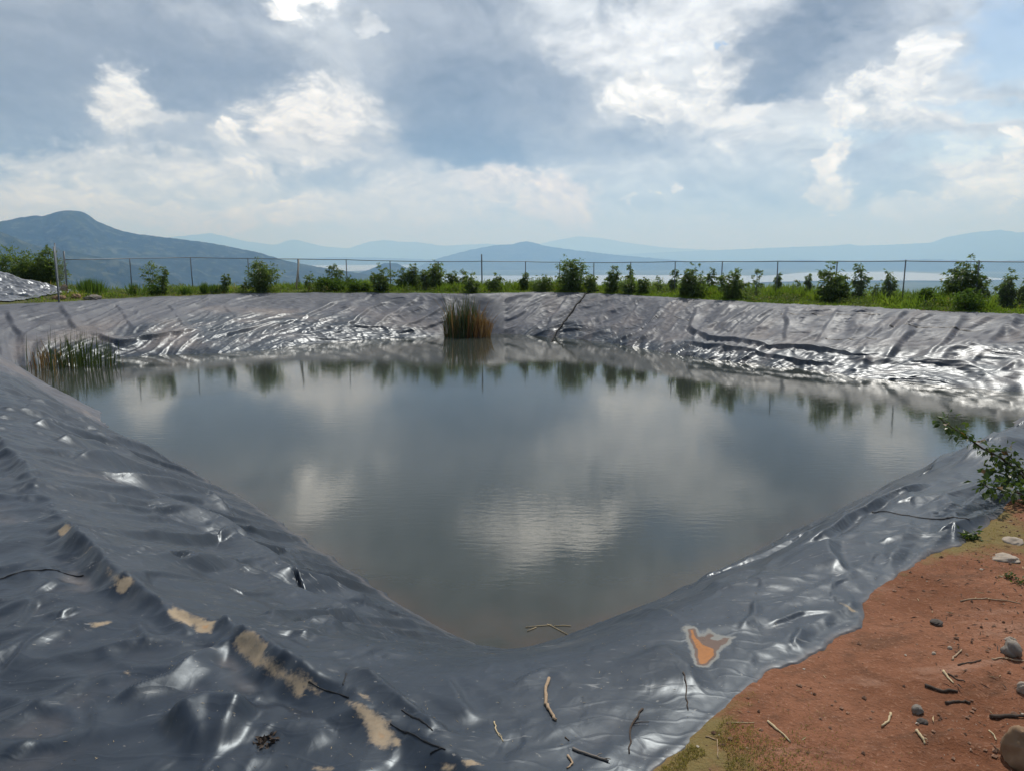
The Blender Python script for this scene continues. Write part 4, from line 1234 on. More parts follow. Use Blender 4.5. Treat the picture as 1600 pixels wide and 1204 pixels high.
# ------------------------------------------------------------------ shrubs
def shrub(name, label, x, y, z0, h, w, style, seed, group='shrubs on the far bank'):
    rng = np.random.default_rng(seed)
    root = empty(name, (x, y, z0), label, 'shrub', group)
    st = MB(); lf = MB()
    dense = dict(bush=1.0, column=0.9, sparse=0.35, low=1.1, thicket=1.25)[style]
    ns = dict(bush=9, column=3, sparse=4, low=10, thicket=12)[style]
    L0 = 0.135 if style in ('bush', 'column') else (0.12 if style == 'sparse' else 0.10)
    if style == 'thicket': L0 = 0.12
    nl = int(dense * (220 + 900 * h * max(w, 0.28)) * (1.8 if style in ('low', 'thicket') else 1.25))
    nl = min(nl, 6000)
    stems = []
    for i in range(ns):
        a = rng.uniform(0, 2 * math.pi); sp = w * 0.5 * (rng.uniform(0.15, 1.0) if i else 0.05)
        hh = h * (rng.uniform(0.55, 1.0) if i else 1.0) * (1 - 0.25 * (sp / (w * 0.5 + 1e-6)) ** 2)
        p0 = np.array([math.cos(a) * sp * 0.25, math.sin(a) * sp * 0.25, -0.05])
        p3 = np.array([math.cos(a) * sp, math.sin(a) * sp, hh * 0.97])
        b1 = p0 + (p3 - p0) * 0.35 + rng.normal(size=3) * 0.04 * h
        b2 = p0 + (p3 - p0) * 0.7 + rng.normal(size=3) * 0.05 * h
        P = [p0, b1, b2, p3]
        stems.append(np.array(P))
        st.tube(P, [0.014 * (0.5 + h * .5), 0.010, 0.007, 0.003], 5, rng.random())
    per = rng.integers(0, ns, nl)
    t = rng.uniform(0.10 if style != 'sparse' else 0.3, 1.0, nl) ** 0.85
    SP = np.array(stems)                                   # ns,4,3
    seg = np.clip((t * 3).astype(int), 0, 2); ft = t * 3 - seg
    C0 = SP[per, seg]; C1 = SP[per, seg + 1]
    base = C0 + (C1 - C0) * ft[:, None]
    side = rng.normal(size=(nl, 3)); side[:, 2] = np.abs(side[:, 2]) * 0.5 + 0.1
    side /= np.linalg.norm(side, axis=1, keepdims=True)
    reach = dict(bush=0.30, column=0.32, sparse=0.25, low=0.32, thicket=0.3)[style] * w * (0.45 + 0.75 * np.sin(math.pi * np.clip(t, 0.05, 0.95)))
    # clumping: leaves gather on a limited number of twigs
    ntw = max(10, nl // 9)
    tw = rng.integers(0, ntw, nl)
    trg = np.random.default_rng(seed + 1)
    tdir = trg.normal(size=(ntw, 3)); tdir[:, 2] = np.abs(tdir[:, 2]) * 0.6
    tdir /= np.linalg.norm(tdir, axis=1, keepdims=True)
    tst = trg.integers(0, ns, ntw); tt = trg.uniform(0.08 if style != 'sparse' else 0.3, 1.0, ntw)
    sg = np.clip((tt * 3).astype(int), 0, 2)
    tb = SP[tst, sg] + (SP[tst, sg + 1] - SP[tst, sg]) * (tt * 3 - sg)[:, None]
    trh = dict(bush=0.34, column=0.36, sparse=0.30, low=0.36, thicket=0.34)[style] * w * (0.5 + 0.75 * np.sin(math.pi * np.clip(tt, 0.05, 0.93)) ) * trg.uniform(.5, 1.15, ntw)
    along = rng.uniform(0.25, 1.0, nl)
    P = tb[tw] + tdir[tw] * (trh[tw] * along)[:, None] + rng.normal(size=(nl, 3)) * 0.025
    keep = P[:, 2] > 0.02
    P = P[keep]; side = side[keep]; twd = tdir[tw][keep]
    D = twd * 0.7 + side * 0.6
    if style in ('bush', 'column'):
        D[:, 2] -= 0.75                                    # hanging leaves
    elif style == 'sparse':
        D[:, 2] -= 0.35
    n = len(P)
    Ls = L0 * rng.uniform(0.65, 1.25, n)
    hue = np.clip(rng.normal(0.45, 0.28, n), 0, 1)
    lf.leaves(P, D, Ls, Ls * (0.40 if style != 'low' else 0.55), rng, 0.18, hue, 0.15)
    st.build('stem', M_STEM, root)
    lf.build('foliage', M_LIGHTLEAF if style == 'low' else M_LEAF, root, False)
    return root

SH = [  # picture x, base y, top y, width px, style, label
    (18, 434, 388, 56, 'thicket', 'broad dense bush behind the silver sheet at the left edge'),
    (53, 434, 399, 40, 'thicket', 'lower rounded bush between the two taller bushes behind the silver sheet'),
    (80, 436, 386, 32, 'thicket', 'tall bright topped bush beside the short run of taller fence'),
    (240, 458, 413, 34, 'sparse', 'spindly dark stemmed shrub with few leaves behind the far left bank'),
    (258, 462, 415, 11, 'column', 'narrow upright shrub right of the spindly dark one on the far left bank'),
    (241, 462, 447, 16, 'low', 'small round pale green plant at the foot of the spindly shrub'),
    (355, 459, 428, 11, 'column', 'short thin shrub standing alone left of the big round bush near the leaning pole'),
    (407, 459, 408, 46, 'bush', 'big round leafy bush left of the leaning pole'),
    (384, 459, 438, 16, 'sparse', 'small straggly shoot touching the left side of the big round bush'),
    (483, 457, 427, 22, 'sparse', 'feathery thin shrub just right of the leaning pole'),
    (503, 456, 436, 32, 'low', 'low bright green clump right of the feathery shrub'),
    (524, 456, 440, 34, 'low', 'low bright green clump below the pointed narrow shrub'),
    (523, 445, 411, 20, 'column', 'pointed narrow shrub right of the leaning pole'),
    (545, 447, 436, 22, 'low', 'small light green clump at the foot of a fence post right of the pointed shrub'),
    (557, 457, 441, 26, 'low', 'low bright green clump on the edge of the bank left of the dense square bush'),
    (570, 456, 444, 16, 'low', 'smallest bright green clump, touching the dense square bush'),
    (597, 458, 414, 30, 'bush', 'dense square topped bush on the rim left of the reed clump'),
    (630, 448, 420, 26, 'bush', 'rounded bush against the fence just right of the dense square bush'),
    (648, 447, 412, 18, 'bush', 'pointed shrub between two rounded bushes left of the reed clump'),
    (668, 448, 416, 20, 'bush', 'dark shrub joined to the tall bush left of the reed clump'),
    (683, 450, 408, 28, 'bush', 'tall bush reaching the fence rail just left of the reed clump'),
    (708, 450, 423, 18, 'bush', 'small shrub above the left half of the reed clump'),
    (724, 448, 419, 12, 'column', 'thin shrub above the middle of the reed clump'),
    (739, 460, 420, 22, 'bush', 'leafy shrub on the rim directly above the reed clump'),
    (764, 456, 438, 12, 'sparse', 'little shoot just right of the tall fence post'),
    (777, 457, 427, 20, 'bush', 'small bright shrub right of the tall fence post'),
    (820, 453, 427, 14, 'column', 'narrow shrub covering the foot of the second fence post right of the tall post'),
    (830, 452, 434, 9, 'sparse', 'thin shoot beside the narrow shrub at the fence post'),
    (851, 457, 432, 32, 'bush', 'low loose bush touching the left of the biggest bush'),
    (888, 459, 405, 52, 'bush', 'biggest bush of the far bank, rising above the fence rail'),
    (925, 458, 428, 20, 'bush', 'loose light shrub right of the biggest bush, above the black hose'),
    (957, 462, 415, 24, 'bush', 'tall shrub leaning left, right of the black hose'),
    (981, 455, 414, 13, 'column', 'narrow tall shrub hiding a fence post right of the black hose'),
    (986, 466, 430, 28, 'bush', 'bushy low shrub in front of the narrow tall one right of the black hose'),
    (1006, 462, 431, 18, 'bush', 'soft rounded shrub right of the bushy low one'),
    (1028, 452, 430, 13, 'sparse', 'wispy shoot in the open grass before the lake'),
    (1053, 452, 422, 13, 'column', 'thin shrub wrapped around the fence post left of a tall bush'),
    (1085, 469, 410, 36, 'bush', 'tall full bush on the rim whose top touches the rail, middle of the right bank'),
    (1068, 467, 439, 12, 'column', 'low dark shoot at the left foot of the tall full bush'),
    (1111, 452, 418, 13, 'column', 'thin shrub just right of the tall full bush'),
    (1144, 473, 421, 38, 'bush', 'wide dark bush hanging over the liner edge'),
    (1180, 455, 417, 13, 'sparse', 'thin open shrub with a bare top right of the wide dark bush'),
    (1215, 458, 426, 9, 'column', 'thin shoot beside the fence post right of the open shrub'),
    (1245, 460, 438, 12, 'sparse', 'short wispy shoot in the grass left of a thin pointed shrub'),
    (1260, 458, 427, 11, 'column', 'thin pointed shrub left of a tall tapering bush'),
    (1293, 473, 410, 36, 'bush', 'tall tapering bush on the rim beside a fence post'),
    (1317, 471, 429, 20, 'bush', 'leaning bush at the right side of the tall tapering bush'),
    (1339, 464, 415, 24, 'column', 'slender twin topped shrub right of the tall tapering bush'),
    (1368, 462, 440, 13, 'sparse', 'small shoot between the twin topped and the compact shrub'),
    (1386, 463, 425, 19, 'column', 'compact dark shrub left of the thick fence post'),
    (1447, 480, 450, 18, 'low', 'low dark weed on the grassy slope right of the thick fence post'),
    (1487, 474, 416, 34, 'bush', 'open left half of the tallest shrub group near the right edge'),
    (1512, 476, 401, 32, 'bush', 'tallest shrub near the right edge, overtopping the fence rail'),
    (1530, 466, 432, 16, 'bush', 'small shrub touching the fence post right of the tallest shrub'),
    (1516, 488, 456, 42, 'low', 'round dark bush on the rim below the tallest shrub'),
    (1575, 474, 423, 24, 'bush', 'conical shrub near the right edge of the far bank'),
    (1602, 476, 434, 18, 'bush', 'shrub cut by the right edge of the picture'),
]
def rim_y(px):
    return np.interp(px, [a for a, b in CF], [b for a, b in CF])
for i, (px, by, ty, wpx, sty, lab) in enumerate(SH):
    off = 0.55 + max(0.0, rim_y(px) - by) * 0.22
    if px < 95:
        d = px_dir(px, 430); k = 38.0 / d[1]
        x, y = d[0] * k, 38.0
    else:
        x, y = rim_at(px, min(off, 3.4))
    z0 = float(ground_z(x, y))
    dd = math.hypot(x, y)
    h = z_at(px, ty, x, y) - z0
    shrub('shrub', lab, x, y, z0, max(0.3, h), wpx * dd / FPX * 1.08, sty, 1000 + i)

# tall grass weeds on the far bank
def weed(label, px, by, ty, wpx, seed, n):
    x, y = rim_at(px, 0.6 + max(0, rim_y(px) - by) * 0.25)
    z0 = float(ground_z(x, y)); h = z_at(px, ty, x, y) - z0; w = wpx * math.hypot(x, y) / FPX
    rng = np.random.default_rng(seed)
    b = MB()
    rr = np.abs(rng.normal(0, 0.33, n)) * w * 0.5; a = rng.uniform(0, 6.283, n)
    P = np.stack([rr * np.cos(a) * 1.3, rr * np.sin(a), np.full(n, -0.02)], 1)
    D = np.stack([np.cos(a) * rr / w * 1.1, np.sin(a) * rr / w * 1.1, np.ones(n)], 1) + rng.normal(size=(n, 3)) * 0.12
    b.leaves(P, D, h * rng.uniform(0.5, 1.05, n), 0.035, rng, 0.1, rng.random(n) * 0.9)
    o = b.build('tall_grass', M_LIGHTLEAF, None, False); o.location = (x, y, z0)
    tag(o, label, 'grass clump', 'tall grass clumps on the far left bank')
weed('wide feathery grass clump right of the corner fence post', 142, 464, 433, 46, 1, 620)
weed('narrow spiky grass clump right of the wide feathery one', 158, 464, 440, 12, 2, 120)
weed('faint low grass clump behind the foot of the second fence post', 212, 464, 440, 24, 3, 200)
weed('low pale grass clump left of the third fence post', 290, 461, 447, 24, 4, 260)
weed('upright spiky grass clump right of the third fence post', 320, 461, 439, 14, 5, 200)
weed('upright spiky grass clump left of the short thin shrub', 336, 461, 442, 14, 6, 190)

# grass cover of the far bank
def build_grass():
    rng = np.random.default_rng(5)
    N = 100000
    px = rng.uniform(60, 1640, N)
    th0 = np.linspace(0, 3.3, 2000)
    # sample along the far rim by angle, weighting the right bank's nearer part
    th = rng.uniform(-0.02, 2.95, N)
    rw, rc, ro = curves(th)
    off = -0.06 + 7.5 * rng.random(N) ** 1.3
    r = ro + off
    x, y = CC[0] + r * np.cos(th), CC[1] + r * np.sin(th)
    keep = (np.abs(np.degrees(np.arctan2(x, y))) < 37) & (y > 18)
    keep &= ~((x < -19.6) & (y < 36))
    dens = fbm(x * 0.5, y * 0.5, 3, 900) + 0.5
    keep &= rng.random(N) < 0.35 + 0.9 * dens
    # the left end of the bank is sparser and drier
    leftend = sstep(-9.0, -15.0, x)
    keep &= rng.random(N) > 0.55 * leftend
    x, y, off, dens, leftend = x[keep], y[keep], off[keep], dens[keep], leftend[keep]
    n = len(x)
    z = ground_z(x, y)
    h = (0.08 + 0.50 * sstep(0.25, 0.85, dens) ** 1.5 * sstep(0.1, 1.4, off)) * rng.uniform(0.5, 1.3, n) * (1 - 0.4 * leftend)
    P = np.stack([x, y, z - 0.01], 1)
    D = np.stack([rng.normal(0, 0.38, n), rng.normal(0, 0.38, n), np.ones(n)], 1)
    b = MB()
    hue = np.clip(0.35 + 0.7 * fbm(x * 0.35, y * 0.35, 2, 33) + rng.normal(0, 0.2, n) + 0.45 * leftend * rng.random(n), 0, 1)
    b.leaves(P, D, h, rng.uniform(0.03, 0.06, n), rng, 0.1, hue, 0.1)
    o = b.build('grass', M_GRASS, None, False)
    tag(o, 'bright green grass and low weeds covering the far bank', 'grass', None, 'stuff')
build_grass()

def build_weeds():
    """low broad leaved weeds among the grass"""
    rng = np.random.default_rng(51)
    n = 900
    th = rng.uniform(-0.02, 2.95, n)
    rw, rc, ro = curves(th)
    r = ro + 0.1 + 4.5 * rng.random(n) ** 1.2
    x, y = CC[0] + r * np.cos(th), CC[1] + r * np.sin(th)
    k = (np.abs(np.degrees(np.arctan2(x, y))) < 37) & (y > 18) & ~((x < -19.6) & (y < 36)) & (fbm(x * 0.45 + 3, y * 0.45, 3, 61) > -0.12)
    x, y = x[k], y[k]; z = ground_z(x, y); m_ = len(x)
    per = 45
    H = rng.uniform(0.10, 0.50, m_) * rng.uniform(.6, 1, m_)
    wv = rng.uniform(0.12, 0.35, m_)
    i = np.repeat(np.arange(m_), per)
    u = rng.random(len(i))
    P = np.stack([x[i] + rng.normal(0, 1, len(i)) * wv[i] * (1 - .6 * u), y[i] + rng.normal(0, 1, len(i)) * wv[i] * (1 - .6 * u), z[i] + H[i] * u], 1)
    D = rng.normal(size=(len(i), 3)); D[:, 2] = np.abs(D[:, 2]) * .6
    b = MB()
    b.leaves(P, D, rng.uniform(.05, .12, len(i)), rng.uniform(.025, .05, len(i)), rng, .2, np.clip(rng.normal(.5, .2, m_)[i] + rng.normal(0, .2, len(i)), 0, 1), .1)
    o = b.build('weeds', M_WEED, None, False)
    tag(o, 'low leafy weeds growing unevenly through the grass of the far bank', 'weeds', None, 'stuff')
build_weeds()

# ------------------------------------------------------------------ reeds
def reeds(label, px0, px1, by, ty, depth, seed, n, dryfn, tilt=0.08):
    d0, d1 = px_dir(px0, by), px_dir(px1, by)
    k = (WZ - CAMZ) / ((d0[2] + d1[2]) / 2)
    x0, x1, y0 = d0[0] * k, d1[0] * k, (d0[1] + d1[1]) / 2 * k
    cx = (x0 + x1) / 2
    H = z_at((px0 + px1) / 2, ty, cx, y0) - WZ
    root = empty('reed_clump', (cx, y0, WZ), label, 'reeds', 'reed clumps in the pond')
    rng = np.random.default_rng(seed)
    g, dr = MB(), MB()
    for i in range(n):
        u = rng.beta(1.35, 1.35) * 1.08 - 0.04
        dry = rng.random() < dryfn(u)
        x = x0 + (x1 - x0) * u - cx; yy = rng.normal(0, depth * 0.5)
        hmod = 0.45 + 0.55 * math.sin(math.pi * min(0.97, max(0.03, u * 0.86 + 0.10))) ** 0.7
        hmod *= 0.85 + 0.5 * float(pn(np.array([u * 9.0]), np.array([seed * 1.7]))[0])
        h = H * hmod * (rng.uniform(0.45, 1.0) if rng.random() < .8 else rng.uniform(0.9, 1.15)) * (0.85 if dry else 1.0)
        lx, ly = rng.normal(0, tilt, 2)
        lx += (u - 0.5) * 0.22
        if dry: lx, ly = lx * 1.7, ly * 1.7
        p0 = np.array([x, yy, -0.05]); p1 = np.array([x + lx * h * .5, yy + ly * h * .5, h * 0.6]); p2 = np.array([x + lx * h * 1.3, yy + ly * h * 1.3, h])
        if dry and rng.random() < 0.5:
            p2 = p1 + np.array([rng.normal(0, .18), rng.normal(0, .1), -rng.uniform(0.05, .4) * h])
        elif rng.random() < 0.18:
            p2 = p1 + np.array([rng.normal(0, .22), rng.normal(0, .1), rng.uniform(-.05, .2) * h])
        w = rng.uniform(0.008, 0.017)
        a = rng.uniform(0, math.pi); s = np.array([math.cos(a), math.sin(a), 0]) * w
        V = [p0 - s, p0 + s, p1 - s * .8, p1 + s * .8, p2]
        (dr if dry else g).add(V, [(0, 1, 3), (0, 3, 2), (2, 3, 4)], rng.random())
    g.build('green_leaves', M_REED, root, False)
    dr.build('dry_leaves', M_DRYREED, root, False)
reeds('tall reed clump with rusty brown right side in the far corner of the pond', 697, 764, 526, 441, 0.5, 3, 760,
      lambda u: 0.3 if u < .12 else (0.55 if u < 0.3 else (0.25 if u < 0.52 else (0.65 if u < .68 else 0.95))))
reeds('low sparse reed clump, brown on its left, near the left corner of the pond', 56, 182, 572, 505, 1.0, 4, 300,
      lambda u: 0.8 if u < 0.2 else (0.35 if u < 0.33 else 0.05), 0.06)

# ------------------------------------------------------------------ hose
def build_hose():
    pts = [(935, 455), (922, 460), (907, 471), (890, 494), (878, 511), (868, 526), (860, 536)]
    P = []
    for a, b in pts:
        if b < 462:
            x, y = rim_at(a, 0.9 if b < 458 else 0.35); P.append((x, y, float(ground_z(x, y)) + 0.08))
        else:
            x, y, z = px_surface(a, b, top_z); P.append((x, y, z + 0.05))
    P = np.array(P)
    P[-1, 2] = WZ - 0.05
    t = np.linspace(0, len(P) - 1, 50)
    Q = np.stack([np.interp(t, np.arange(len(P)), P[:, i]) for i in range(3)], 1)
    inside = Q[:, 2] > WZ
    Q[:, 2] = np.where(inside, np.maximum(Q[:, 2], np.maximum(liner_z(Q[:, 0], Q[:, 1]), WZ) + 0.03), Q[:, 2])
    b = MB(); b.tube(Q, 0.038, 8)
    o = b.build('hose', M_HOSE, None, origin=P[0]); o.location = P[0]
    tag(o, 'black hose running from the grass down the far right bank into the water', 'hose')
build_hose()

# ------------------------------------------------------------------ sticks, stones, litter
def stick(label, pts, rpx, mat, seed=0, fn=None, group=None, twig=0):
    fn = fn or top_z
    rng = random.Random(seed)
    P = [px_surface(a, b, fn) for a, b in pts]
    d = math.hypot(P[0][0], P[0][1])
    r = rpx * math.hypot(d, CAMZ) / FPX * (0.32 if mat is M_BARK else 0.38)
    t = np.linspace(0, len(P) - 1, 5 * (len(P) - 1) + 1)
    Q = np.stack([np.interp(t, np.arange(len(P)), [p[i] for p in P]) for i in range(3)], 1)
    n = len(Q)
    L = np.linalg.norm(Q[-1] - Q[0])
    for i in range(n):
        Q[i, 0] += rng.gauss(0, 0.012) * L; Q[i, 1] += rng.gauss(0, 0.012) * L
    zz = fn(Q[:, 0], Q[:, 1])
    # stiff: lies on the high points
    lin_ = np.interp(np.arange(n), [0, n // 2, n - 1], [zz[0], zz[n // 2], zz[-1]])
    Q[:, 2] = np.maximum(zz, lin_) * 0.7 + zz * 0.3 + r * 0.9
    rad = np.linspace(1.1, 0.7, n) * r * np.array([1 + rng.uniform(-.18, .18) for _ in range(n)])
    b = MB(); b.tube(Q, rad, 7)
    for k in range(twig):
        i = rng.randrange(2, n - 1)
        a = rng.uniform(0, 6.28); l = L * rng.uniform(.15, .3)
        e = Q[i] + np.array([math.cos(a) * l, math.sin(a) * l, 0.15 * l])
        b.tube([Q[i], (Q[i] + e) / 2 + np.array([0, 0, .004]), e], [r * .6, r * .45, r * .3], 5)
    o = b.build('stick', mat, None, origin=Q[0]); o.location = Q[0]
    tag(o, label, 'stick', group)
GS, GL = 'sticks on the red soil', 'sticks on the liner'
stick('thick curved pale stick lying on the liner at the bottom centre', [(856, 1063), (852, 1095), (857, 1112), (869, 1128)], 6.5, M_TWIG, 1, None, GL)
stick('dark forked twig on the liner right of the thick curved stick', [(1001, 1107), (986, 1138), (983, 1178)], 4.5, M_BARK, 2, None, GL, 1)
stick('rough grey twig near the bottom edge below the thick curved stick', [(895, 1172), (920, 1181), (951, 1190)], 5, M_STONE, 3, None, GL, 2)
stick('short crooked twig at the bottom edge left of the rough grey twig', [(887, 1181), (895, 1193), (886, 1202)], 4, M_TWIG, 4, None, GL)
stick('long thin dark straw lying below the orange mud patch', [(1068, 1050), (1072, 1080), (1075, 1110)], 3, M_BARK, 5, None, GL)
stick('thin pale forked twig on the liner left of the thick curved stick', [(772, 1127), (777, 1145), (786, 1160)], 2.6, M_STRAW, 6, None, GL, 1)
stick('tiny dark twig left of the rough grey twig', [(883, 1152), (889, 1158)], 3, M_BARK, 7, None, GL)
stick('long pale straw on the soil beside the moss near the liner hem', [(1142, 1131), (1179, 1129)], 2, M_STRAW, 8, None, GS)
stick('bent brown stem on the mossy soil at the bottom', [(1103, 1152), (1120, 1158), (1123, 1185)], 2.2, M_TWIG, 9, None, GS)
stick('long pale stick on the soil at the bottom centre right', [(1200, 1127), (1218, 1143), (1235, 1160)], 4, M_STRAW, 10, None, GS)
stick('short pale bent stick left of the two small stones', [(1392, 1115), (1388, 1128), (1377, 1138)], 4.2, M_STRAW, 11, None, GS)
stick('short forked pale stick below the two small stones', [(1432, 1144), (1440, 1154), (1445, 1164)], 5, M_STRAW, 12, None, GS, 1)
stick('straight pale stick above the dark bark strip', [(1474, 1049), (1481, 1059), (1489, 1069)], 3.6, M_STRAW, 13, None, GS)
stick('thin dark stick crossing the straight pale one', [(1481, 1054), (1495, 1062), (1508, 1067)], 3, M_BARK, 14, None, GS)
stick('dark strip of bark above the two small stones', [(1445, 1072), (1473, 1083), (1495, 1082)], 7, M_BARK, 15, None, GS)
stick('short dark bark pieces right of the dark strip', [(1478, 1100), (1497, 1098), (1515, 1099)], 6, M_BARK, 16, None, GS)
stick('thick dark branch end at the right edge', [(1548, 1122), (1575, 1120), (1606, 1121)], 8, M_BARK, 17, None, GS)
stick('slender dark stick above the straight pale one', [(1497, 1040), (1515, 1036), (1533, 1032)], 3.4, M_BARK, 18, None, GS, 1)
stick('short tan stick crossing the slender dark one', [(1488, 1031), (1496, 1023), (1503, 1016)], 3, M_TWIG, 19, None, GS)
stick('long thin brown stick running off the right edge', [(1548, 1030), (1575, 1032), (1606, 1035)], 3, M_TWIG, 20, None, GS, 2)
stick('pale stick at the lower right beside the branch end', [(1545, 1142), (1553, 1152), (1556, 1158)], 2.6, M_STRAW, 21, None, GS)
stick('thin grey stick on the soil near the upper right stones', [(1500, 940), (1540, 936), (1596, 944)], 2.2, M_TWIG, 22, None, GS)

def floating():
    b = MB()
    Pm = lambda a, c: np.array([*on_plane(a, c, WZ + 0.006), WZ + 0.006])
    for pts in ([(821, 979), (840, 977), (862, 975)], [(824, 985), (838, 979)], [(855, 974), (862, 977), (888, 991)], [(866, 977), (880, 976), (892, 977)]):
        b.tube([Pm(*p) for p in pts], 0.0038, 5)
    c = Pm(860, 976)
    o = b.build('twig', M_STRAW, None, origin=c); o.location = c
    tag(o, 'pale forked twig floating on the water by the near corner', 'twig')
floating()

def rock(label, px, py, wpx, hpx, mat, seed, fn=None, group='stones on the red soil', sink=0.25):
    x, y, z = px_surface(px, py + hpx * 0.4, fn or top_z)
    d = math.hypot(math.hypot(x, y), CAMZ - z)
    rx, rz = wpx * d / FPX / 2, hpx * d / FPX / 2
    import bmesh
    bm = bmesh.new()
    bmesh.ops.create_icosphere(bm, subdivisions=4, radius=1.0)
    V = np.array([v.co[:] for v in bm.verts])
    F = np.array([[v.index for v in f.verts] for f in bm.faces])
    bm.free()
    n = fbm(V[:, 0] * 1.1 + seed * 3.7, V[:, 1] * 1.1 + V[:, 2] * 1.3, 3, seed)
    cell = np.round(n * 5) / 5
    V = V * (1 + 0.30 * n + 0.12 * cell)[:, None]
    V[:, 2] = np.where(V[:, 2] < -0.5, -0.5 + (V[:, 2] + 0.5) * 0.3, V[:, 2])
    V = V * np.array([rx, rx * 0.85, max(rz, rx * 0.4)])
    o = mesh_np('rock', V, F, mat)
    o.location = (x, y, z + max(rz, rx * .4) * (0.6 - sink))
    o.rotation_euler = (0, 0, seed * 1.3)
    tag(o, label, 'stone', group)
rock('small grey stone, upper of a touching pair on the soil', 1433, 1108, 15, 12, M_STONE, 1)
rock('small dark stone, lower of a touching pair on the soil', 1441, 1126, 13, 8, M_DARKSTONE, 2)
rock('grey stone with a pale top at the right edge', 1580, 1012, 24, 22, M_STONE, 3)
rock('pale cap painted in as the sunlit top of the grey stone at the right edge', 1579, 1005, 15, 11, M_PALE, 4, sink=-0.6)  # stands in for the sunlit top of the grey stone, light put into colour
rock('white broken stone cut by the right edge', 1600, 1073, 16, 20, M_PALE, 5)
rock('flat dark stone lying alone on the open soil', 1463, 972, 17, 7, M_DARKSTONE, 6)
rock('tiny white pebble above the slender dark stick', 1484, 1011, 6, 5, M_PALE, 7)
rock('tiny pale pebble left of the short tan stick', 1459, 1021, 6, 4, M_PALE, 8)
rock('large rounded brown rock in the bottom right corner', 1600, 1172, 46, 66, M_CLAY, 9, sink=0.1)
rock('flat pale stone half buried in the moss at the right edge', 1572, 870, 34, 10, M_PALE, 10, sink=.62)
rock('low pale stone behind the half buried one at the right edge', 1583, 843, 26, 10, M_PALE, 11, sink=.6)
GR = 'stones at the corner fence post'
def rock_far(label, px, py, wpx, hpx, mat, seed, off):
    x, y = rim_at(px, off)
    gx, gy = x, y
    d = math.hypot(x, y)
    o_fn = lambda a, b: ground_z(a, b)
    rock(label, px, py, wpx, hpx, mat, seed, lambda a, b: np.where(np.hypot(a - gx, b - gy) < 2.5, ground_z(a, b), -9), GR)
rock_far('upright brown boulder left of the corner fence post', 101, 452, 11, 14, M_CLAY, 21, 1.6)
rock_far('flat brown slab at the hem left of the corner fence post', 93, 465, 16, 9, M_CLAY, 22, 0.7)
rock_far('brown rock just right of the corner fence post', 119, 463, 14, 8, M_CLAY, 23, 0.7)
rock_far('pale flat slab at the liner edge right of the corner fence post', 145, 466, 22, 6, M_STONE, 24, 0.3)

def leaf_pile():
    x, y, z = px_surface(415, 1159, top_z)
    rng = np.random.default_rng(8)
    b = MB(); n = 40
    P = rng.normal(size=(n, 3)) * np.array([.022, .018, .004]); P[:, 2] = np.abs(P[:, 2]) + 0.006
    b.leaves(P, rng.normal(size=(n, 3)) * np.array([1, 1, .4]), 0.03, 0.015, rng, .2)
    o = b.build('leaf_litter', M_BARK, None, False); o.location = (x, y, z)
    tag(o, 'small dark heap of dead leaves on the liner at the lower left', 'dead leaves')
leaf_pile()

